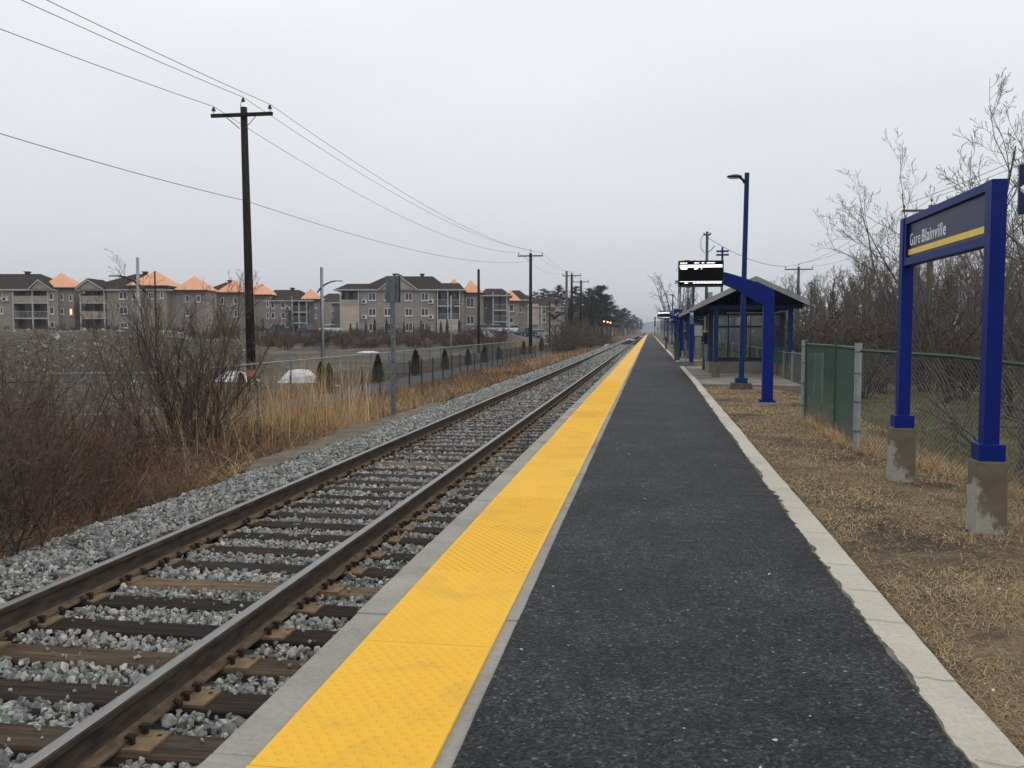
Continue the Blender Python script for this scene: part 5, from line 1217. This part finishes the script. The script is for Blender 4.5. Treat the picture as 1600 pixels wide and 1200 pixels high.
# ------------------------------------------------------------------ bare trees and shrubs
def grow(seed, height, r0, stems=1, spread=.5, levels=4, kids=(9, 6, 5, 3), trop=.25, clear=.25, wob=.18, tmin=.0035, ln=(.55, .55, .6, .65), tw_side=3, lean=.05, fan=None):
    """tapered limbs; returns (limb mesh, twig mesh)"""
    r = random.Random(seed); A, B = MB(), MB()
    def perp(d, ang, az):
        a = d.cross(Vector((0, 0, 1)) if abs(d.z) < .95 else Vector((1, 0, 0))).normalized(); b = d.cross(a)
        return (d*math.cos(ang)+(a*math.cos(az)+b*math.sin(az))*math.sin(ang)).normalized()
    def branch(p, d, Ln, rad, lv):
        n = (7, 5, 4, 3, 2)[min(lv, 4)]; pts = [p.copy()]; dirs = [d.copy()]; rads = [rad]
        for i in range(n):
            d = (d+Vector((r.gauss(0, wob), r.gauss(0, wob), r.gauss(0, wob)+trop*(.35 if lv == 0 else 1)*.35))).normalized()
            p = p+d*Ln/n; pts.append(p.copy()); dirs.append(d.copy()); t = (i+1)/n
            rads.append(max(tmin, rad*(1-t*(.78 if lv < 2 else .7))))
        (A if lv <= 1 else B).tube(pts, rads, 7 if lv == 0 else (5 if lv == 1 else tw_side), cap=False)
        if lv >= levels: return
        k = kids[min(lv, len(kids)-1)]; k = max(2, int(k*r.uniform(.8, 1.2)))
        for j in range(k):
            t = (clear if lv == 0 else .22)+(1-(clear if lv == 0 else .22))*((j+r.random())/k); f = t*n; i = min(n-1, int(f)); q = pts[i].lerp(pts[i+1], f-i)
            ang = r.uniform(.45, .95) if lv else r.uniform(.35, .35+spread); nd = perp(dirs[i+1], ang, r.uniform(0, 6.283))
            L2 = Ln*ln[min(lv, 3)]*r.uniform(.55, 1.15)*((1-.55*t) if lv == 0 else (1-.4*t)); branch(q, nd, L2, max(tmin, rads[i]*.55), lv+1)
    for s in range(stems):
        if stems == 1: d = Vector((r.gauss(0, lean), r.gauss(0, lean), 1)).normalized(); o = Vector((0, 0, -.1))
        else: az = r.uniform(0, 6.28); t = r.uniform(.1, .1+spread); d = Vector((math.sin(t)*math.cos(az), math.sin(t)*math.sin(az), math.cos(t))); o = Vector((r.gauss(0, .06*stems**.5), r.gauss(0, .06*stems**.5), -.06))
        branch(o, d, height*r.uniform(.75, 1.0), r0*r.uniform(.7, 1), 0)
    return A, B
def tree_proto(name, cat, seed, mA, mB_, **kw):
    A, B = grow(seed, **kw); e_ = empty(name, (0, 0, 0), 'x', cat)
    A.build('trunk', mA, e_, smooth=True); B.build('crown', mB_, e_); return e_
def drop(o):
    for c in list(o.children): bpy.data.objects.remove(c)
    bpy.data.objects.remove(o)
pr = random.Random(77)
woods = [tree_proto('bare_tree', 'tree', 100+i, MAT['bark_grey'], MAT['twig_grey'] if i % 2 else MAT['twig'], height=10, r0=.15, stems=(1, 2, 1, 3, 2)[i], levels=4, kids=((13, 7, 5, 3), (9, 6, 5, 3))[i % 2], tmin=.009, spread=.42, trop=.55, wob=.13, ln=(.46, .5, .52, .6), clear=.22) for i in range(5)]
for w_ in woods: w_['proto'] = 1
thick = [tree_proto('leafless_shrub', 'shrub', 200+i, MAT['bark'], (MAT['twig'], MAT['twig_red'], MAT['twig_grey'])[i % 3], height=3, r0=.035, stems=11, levels=3, kids=(9, 5, 4), tmin=.0075, spread=.6, trop=.3, clear=.1, ln=(.45, .5, .55)) for i in range(3)]
def plant(proto, x, y, h, h0, label, group, wide=1.0, name=None):
    c = copy_tree(proto); c.location = (x, y, Hs(x, y)); s = h/h0; c.scale = (s*wide, s*wide, s); c.rotation_euler = (0, 0, pr.uniform(0, 6.28)); c['label'] = label; c['group'] = group
    return c
def sky_r(px): return np.interp(px, [1030, 1060, 1110, 1140, 1200, 1250, 1300, 1400, 1500, 1600, 1700], [492, 462, 462, 466, 448, 436, 420, 404, 398, 392, 385])
for row, (D, dy, st, lb) in enumerate(((118, 0, 15, 'tall bare tree in the back row of the wood on the right'), (88, 6, 16, 'bare tree in the middle row of the wood on the right'), (64, 26, 19, 'lower bare tree at the front edge of the wood on the right'))):
    px = 1150 if row else 1040
    while px < 1660:
        d = D*pr.uniform(.88, 1.14); p = at(px, 517, d); top = sky_r(px)+dy+pr.uniform(-9, 16); z = at(px, top, d).z
        if p.x > 4.6: plant(pr.choice(woods), p.x, p.y, max(3, z-Hs(p.x, p.y)), 9.6, lb, 'bare trees of the wood on the right', wide=pr.uniform(.9, 1.25))
        px += st*pr.uniform(.6, 1.3)
for i in range(64):
    px = 1150+i*8.3+pr.uniform(-6, 6); d = pr.uniform(36, 60); p = at(px, 517, d)
    if p.x < 5.2: continue
    plant(thick[(0, 2)[i % 2]], p.x, p.y, pr.uniform(2.0, 3.8), 3.0, 'leafless brown shrub at the foot of the wood beyond the fence', 'shrubs at the foot of the wood', wide=1.2)
for i in range(10):
    px = 1290+i*32+pr.uniform(-8, 8); d = pr.uniform(21, 31); p = at(px, 517, d)
    if px < 1400 and d < 27: continue
    plant(pr.choice(thick), p.x, p.y, pr.uniform(1.2, 2.4), 3.0, 'leafless shrub on the grass between the fence and the wood', 'shrubs on the grass behind the fence', wide=1.2)
# nearer trees at the right edge
near = [('broad bare tree leaning in over the station sign from the right edge', 8.2, 15.0, 6.6, 51, 3.6), ('bare tree filling the gap right of the station sign posts', 8.3, 20, 6.6, 52, 3), ('slender bare tree seen through the station sign frame', 9.0, 28, 6.8, 53, 3), ('bare tree rising behind the top rail of the station sign', 10.8, 25, 7.4, 54, 3)]
for lb, x, y, h, sd, _ in near:
    t = tree_proto('bare_tree', 'tree', sd, MAT['bark_grey'], MAT['twig_grey'], height=h, r0=.065, stems=4, levels=4, kids=(11, 7, 5, 4), tmin=.0036, spread=.55, trop=.42, clear=.14, ln=(.55, .5, .5, .55), wob=.17)
    t.location = (x, y, Hs(x, y)); t['label'] = lb; t['group'] = 'bare trees of the wood on the right'
for i, (lb, x, y, h, sd) in enumerate((('bare shrub with long arching branches just behind the chain link fence', 5.7, 11.4, 2.9, 61), ('low bare shrub behind the fence between the sign posts', 5.0, 13.2, 1.9, 62), ('bare shrub at the right edge behind the nearer sign post', 6.4, 12.4, 3.2, 63), ('tall bare shrub behind the fence, right of the nearer sign post', 7.2, 15.5, 4.2, 64))):
    t = tree_proto('leafless_shrub', 'shrub', sd, MAT['bark_grey'], MAT['twig_grey'], height=h, r0=.028, stems=7, levels=3, kids=(8, 6, 4), tmin=.0028, spread=.95, trop=.12, clear=.12, ln=(.55, .5, .5))
    t.location = (x, y, Hs(x, y)); t['label'] = lb
t = tree_proto('bare_tree', 'tree', 71, MAT['bark_grey'], MAT['twig_grey'], height=13, r0=.17, stems=8, levels=4, kids=(10, 6, 4, 3), tmin=.013, spread=.62, trop=.12, wob=.06, clear=.3, ln=(.36, .5, .5, .5))
p = at(1062, 517, 128); t.location = (p.x, p.y, Hs(p.x, p.y)); s_ = (at(1062, 412, 128).z-Hs(p.x, p.y))/12.5; t.scale = (s_*.8, s_*.8, s_); t.rotation_euler.z = 2.2; t['label'] = 'bare tree with a fan of upright limbs left of the near departure display'
for i in range(26):
    d = 170+i*16+pr.uniform(-8, 8); px = 1015+6.2*1400/d+pr.uniform(2, 26)+(6 if i < 8 else 0); p = at(px, 517, d); top = 517-pr.uniform(5.5, 8.5)*1383/d*(1 if i > 6 else .8)
    plant(pr.choice(woods), p.x, p.y, at(px, top, d).z-Hs(p.x, p.y), 9.6, 'distant bare tree on the right side of the track towards the vanishing point', 'distant trees right of the track', wide=1.3)
# trees left of the track, far off
for i in range(30):
    d = 205+i*17+pr.uniform(-10, 10); px = 1015-(10.5+pr.uniform(0, 26)*(1 if i % 2 else .3))*1400/d; p = at(px, 517, d); hh = pr.uniform(7.5, 10.5)
    plant(pr.choice(woods), p.x, p.y, hh, 9.6, 'distant bare tree on the left side of the track towards the vanishing point', 'distant trees left of the track', wide=1.3)

# conifers
def conifer(seed, h, r, n, mat_, pine=True, blob=1.0):
    g = np.random.default_rng(seed); e_ = empty('pine_tree' if pine else 'spruce_tree', (0, 0, 0), 'x', 'tree')
    mb = MB(); mb.tube([(0, 0, -.3), (0, 0, h*.5), (0, 0, h*.97)], [h*.017, h*.012, .03], 7); V, F, C = [], [], []
    pts = []
    nb = int(34 if pine else 46)
    for i in range(nb):
        t = (i+.5)/nb; z = h*((.28 if pine else .06)+(.70 if pine else .93)*t); az = g.uniform(0, 6.28)
        L = r*((1-((t-.35)/.75)**2)*g.uniform(.45, 1.1) if pine else (1-t)**.9*g.uniform(.75, 1.05)+.05); L = max(L, .25)
        up = .18 if pine else -.12
        e = (math.cos(az)*L, math.sin(az)*L, z+L*up); mb.tube([(0, 0, z), e], [.045, .012], 3, cap=False)
        m = int(n/nb*(.3+L/r)); tt = g.uniform(.25 if pine else .05, 1.05, m); sp = (.085*r*(.5+tt) if pine else .10*r)*blob
        pts.append(np.stack([e[0]*tt+g.normal(0, 1, m)*sp, e[1]*tt+g.normal(0, 1, m)*sp, z+(e[2]-z)*tt+g.normal(0, .55, m)*sp+(.05 if pine else -.05)], -1))
    P = np.concatenate(pts); m = len(P); q = np.array([[-.5, -.12, 0], [.5, -.09, 0], [.55, .09, .05], [-.45, .12, .06]]); 
    s = g.uniform(.6, 1.3, m)*h*.030*(1 if pine else .85); Vl, Fl = scatter([(q, np.array([[0, 1, 2, 3]]))], rotm(g.uniform(-.9, .9, m), g.uniform(-.8, .8, m), g.uniform(0, 6.28, m))*s[:, None, None], P)
    mb.build('trunk', MAT['bark'], e_, smooth=True); np_mesh('crown', Vl, Fl, mat_, e_); return e_
pines = [conifer(300+i, 13, 3.1, 5200, MAT['needle']) for i in range(3)]; spr = conifer(310, 5, 1.3, 3600, MAT['needle'], pine=False)
for i, (px, top, d) in enumerate(((822, 462, 250), (836, 457, 262), (850, 452, 250), (872, 447, 268), (879, 455, 240), (858, 461, 232), (899, 448, 262), (906, 458, 235), (921, 451, 255), (934, 447, 262), (940, 447.5, 248), (928, 461, 225), (915, 466, 215), (893, 466, 220), (942, 460, 235), (975, 482, 420), (981, 486, 450), (868, 470, 215), (800, 457, 285), (808, 463, 280), (989, 492, 520), (967, 484, 400), (948, 466, 270), (954, 473, 300), (960, 479, 330), (972, 483, 380), (994, 495, 600), (1000, 499, 700))):
    p = at(px, 517, d); plant(pr.choice(pines), p.x, p.y, at(px, top, d).z-Hs(p.x, p.y), 12.8, 'dark evergreen pine standing beyond the apartments, left of the track', 'pines left of the track', wide=1.15)
for i, (px, top, d, lb) in enumerate(((453, 484, 148, 'dark spruce in front of the fourth block balconies'), (411, 497, 142, 'low dark spruce right of the nearest wooden pole'), (396, 503, 141, 'lowest dark spruce beside the nearest wooden pole'), (520, 497, 170, 'dark spruce left of the largest block'), (879, 503, 120, 'round dark evergreen at the end of the black fence'))):
    p = at(px, 517, d); plant(spr, p.x, p.y, at(px, top, d).z-Hs(p.x, p.y), 4.9, lb, None, wide=1.2 if d < 160 else 1.0)
for i, (px, top, d) in enumerate(((1267, 441, 105), (1330, 440, 100), (1350, 452, 92), (1374, 446, 90), (1300, 455, 95), (1395, 455, 85), (1480, 430, 80), (1435, 440, 88))):
    p = at(px, 517, d); plant(spr, p.x, p.y, at(px, top, d).z-Hs(p.x, p.y), 4.9, 'dark evergreen half hidden among the bare trees on the right', 'evergreens in the wood on the right', wide=1.1)

# cedars along the path and before the large block
def cedar(seed, n=2600):
    g = np.random.default_rng(seed); e_ = empty('cedar_shrub', (0, 0, 0), 'x', 'cedar')
    t = g.random(n)**.8; rad = .27*np.clip(1-t, 0, 1)**.62*(.75+.45*vnoise(t*9, g.integers(0, 5, n), 1, seed))+.012; az = g.uniform(0, 6.283, n); rr_ = rad*np.sqrt(g.uniform(.3, 1, n))*(1+.22*np.sin(az*3+seed+t*5))*(.8+.45*vnoise(az*1.3+7, t*7, 1, seed+2))
    P = np.stack([np.cos(az)*rr_, np.sin(az)*rr_, .02+t*1.12+g.normal(0, .02, n)], -1)
    q = np.array([[-.3, -.12, 0], [.3, -.1, 0], [.2, .1, .8], [-.2, .12, .85]]); M = rotm(g.uniform(-.6, .3, n), g.uniform(-.3, .3, n), az-math.pi/2)*(g.uniform(.035, .075, n))[:, None, None]
    V, F = scatter([(q, np.array([[0, 1, 2, 3]]))], M, P)
    mb = MB(); mb.tube([(0, 0, -.1), (0, 0, .9)], [.03, .008], 6)
    for i in range(14): a = g.uniform(0, 6.28); z = g.uniform(.15, .8); mb.tube([(0, 0, z-.1), (math.cos(a)*.13*(1-z), math.sin(a)*.13*(1-z), z+.1)], [.008, .004], 3)
    mb.build('trunk', MAT['bark'], e_); np_mesh('foliage', V, F, MAT['cedar'], e_); return e_
ced = [cedar(400+i) for i in range(3)]
for i, (px, x, h, lb) in enumerate(((500, -12.15, 1.15, 'left half of the nearest pair of dark green cedars beside the cycle path'), (513, -12.1, 1.08, 'right half of the nearest pair of dark green cedars beside the cycle path'), (590, -12.2, 1.25, 'second dark green cedar beside the cycle path, just left of the sign post'), (649, -12.2, 1.32, 'third dark green cedar beside the cycle path, right of the sign post'), (695, -12.2, 1.2, 'fourth dark cedar beside the cycle path'), (731, -12.2, 1.1, 'fifth dark cedar beside the cycle path'), (757, -12.2, 1.2, 'sixth dark cedar beside the cycle path'), (779, -12.2, 1.05, 'seventh and smallest dark cedar beside the cycle path'), (375, -11.8, 1.1, 'dark cedar half hidden in the reeds at the nearest wooden pole'), (818, -12.4, 1.3, 'cedar just left of the second wooden pole'), (846, -12.6, 1.5, 'cedar right of the second wooden pole, near the black fence end'))):
    d = x*1400/(px-1015); p = at(px, 517, d); plant(ced[i % 3], p.x, p.y, h, 1.14, lb, 'cedars along the cycle path', wide=1.1)
for i in range(13):
    px = 545+i*14.2+pr.uniform(-3, 3); p = at(px, 517, 139); plant(ced[i % 3], p.x, p.y, pr.uniform(1.3, 2.4), 1.14, 'slim dark cedar in the row before the largest block', 'cedar row before the largest block', wide=.6)
# brown shrub band on the bank below the apartments and other far shrubs
for i in range(112):
    px = 395+i*3.5+pr.uniform(-5, 5); d = pr.uniform(98, 126); p = at(px, 517, d)
    plant(thick[(0, 1, 1, 2)[i % 4]], p.x, p.y, pr.uniform(.9, 1.7)*(1.0 if px < 745 else 1.4), 3.0, 'low reddish brown shrub on the bank below the apartments', 'shrubs on the bank below the apartments', wide=2.3)
for i in range(26):
    px = -10+i*15+pr.uniform(-6, 6); d = pr.uniform(100, 130); p = at(px, 517, d)
    plant(thick[i % 2], p.x, p.y, pr.uniform(1.8, 3.0), 3.0, 'brown leafless shrub behind the gravel heap', 'shrubs behind the gravel heaps', wide=1.6)
for i in range(46):
    px = pr.uniform(868, 985); d = np.interp(px, [868, 985], [98, 175])*pr.uniform(.92, 1.2); x_ = (px-1015)*d/1400
    if x_ > -7.2: continue
    p = at(px, 517, d); plant(thick[(0, 2, 2, 1)[i % 4]] if px < 945 else thick[1], p.x, p.y, pr.uniform(1.6, 3.4)*(1.35 if 890 < px < 930 else .85), 3.0, 'leafless shrub in the thicket where the black fence ends', 'thicket beyond the black fence', wide=1.2)
lg = at(938, 529, 120); e_ = empty('fallen_log', (lg.x, lg.y, Hs(lg.x, lg.y)), 'dark leaning timber by the snow lump beyond the black fence', 'timber')
mb = MB(); mb.tube([(-1.1, 0, 1.2), (-.5, 0, .75), (.3, 0, .1)], [.10, .12, .14], 7); mb.build('stem', MAT['bark'], e_); mb = MB(); mb.tube([(-.9, 0, 1.0), (-1.0, 0, .1)], [.07, .07], 5); mb.build('branch', MAT['bark'], e_)

# ------------------------------------------------------------------ left foreground: big shrub, brush, reeds
def lshrub(lb, px, D, h, sd, stems, mt, sp=.6, r0=.02, tm=.0020, kids=(9, 6, 5), name='leafless_shrub', tr=.2, clear=.12):
    t = tree_proto(name, 'shrub', sd, MAT['bark'], mt, height=h, r0=r0, stems=stems, levels=3, kids=kids, tmin=tm, spread=sp, trop=tr, clear=clear, ln=(.5, .48, .5))
    p = at(px, 517, D); t.location = (p.x, p.y, Hs(p.x, p.y)); t['label'] = lb; return t
lshrub('largest leafless shrub with many dark stems, left of the nearest wooden pole', 285, 14.3, 3.3, 501, 15, MAT['twig'], sp=.2, r0=.024, kids=(14, 7, 5), tm=.0021, tr=.42)
lshrub('leafless shrub just left of the largest one, lower and browner', 215, 13.6, 2.3, 502, 8, MAT['twig_red'], sp=.45)
lshrub('thin upright shrub right of the largest one, among the reeds', 330, 15.0, 2.3, 503, 7, MAT['twig'], sp=.45)
k = 0
for px, D, h, mt in ((-40, 8.6, 2.2, 'twig_red'), (20, 9.4, 2.35, 'twig_red'), (70, 10.5, 1.9, 'twig_red'), (-10, 11.5, 2.6, 'twig'), (120, 11.4, 1.5, 'twig_red'), (30, 13, 2.5, 'twig_red'), (-60, 10, 2.6, 'twig_red'), (165, 12.6, 1.3, 'twig'), (0, 7.4, 1.5, 'twig_red'), (95, 8.9, 1.15, 'twig_red'), (150, 10, 1.0, 'twig_red'), (-80, 7.2, 1.9, 'twig')):
    t = lshrub('reddish leafless shrub in the dense brush at the left edge', px, D, h, 520+k, 10, MAT[mt], sp=.6, kids=(10, 6, 5), r0=.014, tm=.0018); t['group'] = 'reddish shrubs at the left edge'; k += 1
# tangle of thin stems
def sprig(seed):
    A, B = grow(seed, height=1, r0=.006, stems=3, levels=2, kids=(6, 4), tmin=.0024, spread=.5, trop=.1, clear=.2, ln=(.5, .5), wob=.25)
    V = np.array(A.v+B.v); F = [f for f in A.f]+[tuple(i+len(A.v) for i in f) for f in B.f]; return V, np.array([f for f in F if len(f) == 4])
sp_ = [sprig(600+i) for i in range(5)]
g = np.random.default_rng(31); n = 1250; y = 4.5+11.5*g.random(n)**.8; x = -5.65-4.6*g.random(n)**1.15; k = ~((x > -6.0) & (y > 10.5)); x, y = x[k], y[k]; n = len(x)
s = g.uniform(.45, 1.0, n)*np.where(x > -6.4, .6, 1.0); V, F = scatter(sp_, rotm(g.normal(0, .25, n), g.normal(0, .25, n), g.uniform(0, 6.28, n))*s[:, None, None], np.stack([x, y, H(x, y)-.03], -1))
o = np_mesh('undergrowth', V, F, simple('undergrowth_stems', (.20, .13, .09), (.11, .072, .055), 1.2, .95, coord='World', island=[(0, (.4, .4, .4)), (.6, (.95, .95, .95)), (.9, (1.5, 1.4, 1.3)), (1, (3.2, 3.0, 2.7))])); prop(o, 'tangled thin reddish stems of undergrowth left of the track ballast', 'undergrowth', kind='stuff')
def fx_brush(g, n):
    y = 4.2*np.exp(g.random(n)*math.log(88/4.2)); e0 = np.interp(y, [0, 30, 60, 90], [-5.55, -5.75, -5.7, -5.6]); x = e0+.3*(fbm(y*0, y, 1.4, 77)-.5)-g.random(n)**.9*np.interp(y, [0, 18, 26, 70, 85, 100], [5.4, 4.7, 3.5, 3.7, 2.6, 1.5])
    k = ~((x > -5.95) & (y > 10.8) & (y < 22.8)); k &= g.random(n) < sst(.22, .5, fbm(x, y, 1.3, 19)); return x[k], y[k]
blade_field('dry_brush', 150000, fx_brush, (.16, .62), ([0, 8, 20, 40, 90], [.003, .0036, .007, .014, .03]), (.2, 1.25), MAT['brush'], 'dead reddish brown grass and weeds on the slope left of the track', 'dry grass', 6, seg=3, curve=.5)
def fx_tan(g, n):
    y = 9*np.exp(g.random(n)*math.log(88/9)); x = -5.8-g.random(n)*3.3; k = fbm(x, y, 2.6, 25) > .53; k &= ~((x > -5.95) & (y < 22.8)); k |= (y > 62) & (y < 84) & (x < -6) ; return x[k], y[k]
blade_field('tan_grass', 42000, fx_tan, (.25, .6), ([0, 8, 20, 40, 90], [.003, .0036, .008, .016, .035]), (.3, 1.2), MAT['reed'], 'tufts of pale tan dead grass between black fence and ballast', 'dry grass', 7, seg=3, curve=.6)
def fx_reed(g, n):
    n1 = int(n*.8); a = np.concatenate([g.normal(0, 1, n1), g.normal(0, 1.0, n-n1)]); b = g.normal(0, 1, n)
    x = -6.95+a*.62+b*.10; y = 16.2+b*1.7+a*.2; k = (x < -5.95) & (x > -9.2) & (y > 12.2); k &= g.random(n) < .25+.9*sst(.4, .55, fbm(x, y, .6, 5)); return x[k], y[k]
blade_field('reeds', 3600, fx_reed, (.6, 1.95), .0085, (.02, .38), MAT['reed'], 'tall pale dry reeds in front of the cycle path', 'reeds', 8, seg=4, curve=.22)
blade_field('reed_litter', 13000, fx_reed, (.2, .75), .006, (.3, 1.25), MAT['reed'], 'bent and broken dry reed stems round the reed bed', 'reeds', 9, seg=3, curve=.6)
def fx_l2(g, n):
    x = -5.8-g.random(n)*3.8; y = 6+11*g.random(n); k = fbm(x, y, 1.0, 42) > .5; return x[k], y[k]
blade_field('bent_straw', 26000, fx_l2, (.3, .95), .0055, (.5, 1.35), MAT['reed'], 'loose bent straw caught in the brown brush', 'dry grass', 10, seg=4, curve=.7)
def fx_far(g, n):
    x = g.uniform(-14, -9.7, n); y = 20*np.exp(g.random(n)*math.log(95/20)); k = ((x < -12.3) | (x > -10.1)); return x[k], y[k]
blade_field('verge_grass', 22000, fx_far, (.06, .25), ([0, 20, 90], [.006, .008, .03]), (.3, 1.2), MAT['brush'], 'short dead grass on both verges of the cycle path', 'dry grass', 12, seg=2)
def fx_rfence(g, n):
    t = g.random(n); q = t*10; x = np.interp(q, [0, 3.9, 5.8, 7.5, 10], [2.64, 2.68, 3.16, 3.62, 4.4])+g.normal(0, .10, n); y = np.interp(q, [0, 3.9, 5.8, 7.5, 10], [15.5, 11.6, 9.9, 8.4, 5.9])+g.normal(0, .1, n); return x, y
blade_field('fence_weeds', 7000, fx_rfence, (.08, .34), .004, (.15, 1.1), MAT['reed'], 'dry weeds growing along the foot of the green fence', 'dry grass', 13, seg=3, curve=.5)
def fx_field(g, n):
    y = 5*np.exp(g.random(n)*math.log(60/5)); x = 3.3+g.random(n)*(y*.55+3); k = x > np.interp(y, [5.9, 8.4, 11.6, 16], [4.5, 3.75, 2.9, 2.8]); return x[k], y[k]
blade_field('field_grass', 90000, fx_field, (.05, .22), ([0, 8, 20, 60], [.004, .005, .010, .03]), (.3, 1.3), simple('field_blades', (.13, .12, .05), (.20, .16, .085), 1.0, .95, coord='World', island=[(0, (.4, .4, .35)), (.6, (1, 1, 1)), (1, (1.7, 1.55, 1.4))]), 'patchy green and brown grass on the lower ground beyond the fence', 'grass', 14, seg=2)
# distant wood closing the horizon on both sides
def low_tree(seed):
    A, B = grow(seed, height=9.5, r0=.15, stems=1, levels=3, kids=(16, 8, 6), tmin=.028, spread=.5, trop=.5, clear=.12, ln=(.4, .5, .55), tw_side=3)
    V = np.array(A.v+B.v); F = [f for f in A.f]+[tuple(i+len(A.v) for i in f) for f in B.f]; return V, np.array([f for f in F if len(f) == 4])
lt = [low_tree(700+i) for i in range(4)]; g = np.random.default_rng(17)
xs = np.concatenate([g.uniform(16, 330, 210), np.concatenate([g.uniform(-60, -11, 110), g.uniform(-19, -10, 40)]), g.uniform(-420, -60, 120), g.uniform(7.5, 26, 120)]); ys_ = np.concatenate([g.uniform(125, 330, 210), g.uniform(225, 1000, 150), g.uniform(235, 330, 120), 160*np.exp(g.random(120)*1.9)])
k = (xs < 0) | (xs > 12) | (ys_ > 150); xs, ys_ = xs[k], ys_[k]; n = len(xs); s = g.uniform(.62, .95, n)*np.where(xs < -60, .55, 1)*np.where((xs > -60) & (xs < 27), .82, 1)
V, F = scatter(lt, rotm(0*s, 0*s, g.uniform(0, 6.28, n))*s[:, None, None], np.stack([xs, ys_, H(xs, ys_)], -1))
o = np_mesh('distant_wood', V, F, MAT['twig']); prop(o, 'far off leafless wood closing the horizon as one brown mass', 'wood', kind='stuff')
# a low blue hill where the track vanishes
mb = MB(); n = 40
for i in range(n):
    a = -1+2*i/n; b_ = -1+2*(i+1)/n; h1 = 34*math.exp(-(a*2.0)**2)*(1+.2*math.sin(i*.7)); h2 = 34*math.exp(-(b_*2.0)**2)*(1+.2*math.sin((i+1)*.7))
    mb.face([(a*700, -60, -3), (b_*700, -60, -3), (b_*700, 0, h2), (a*700, 0, h1)]); mb.face([(a*700, 0, h1), (b_*700, 0, h2), (b_*700, 200, -3), (a*700, 200, -3)])
o = mb.build('hills', simple('hill_wood', (.05, .055, .05), (.035, .04, .035), .01, 1), smooth=True); o.location = (40, 3600, 0); prop(o, kind='structure')
for q in woods+thick+pines+[spr]+ced: drop(q)
# ------------------------------------------------------------------ air
HZ = .0003
if HZ:
    mb = MB(); mb.bx(-3600, 3600, -100, 6400, -8, 60); hz = mb.build('haze', []); m = bpy.data.materials.new('haze_air'); m.use_nodes = True; t_ = m.node_tree; t_.nodes.clear()
    o_ = t_.nodes.new('ShaderNodeOutputMaterial'); v_ = t_.nodes.new('ShaderNodeVolumePrincipled'); v_.inputs['Density'].default_value = HZ; v_.inputs['Color'].default_value = (.86, .91, 1, 1); v_.inputs['Anisotropy'].default_value = .2
    t_.links.new(v_.outputs[0], o_.inputs['Volume']); hz.data.materials.append(m); prop(hz, kind='stuff')
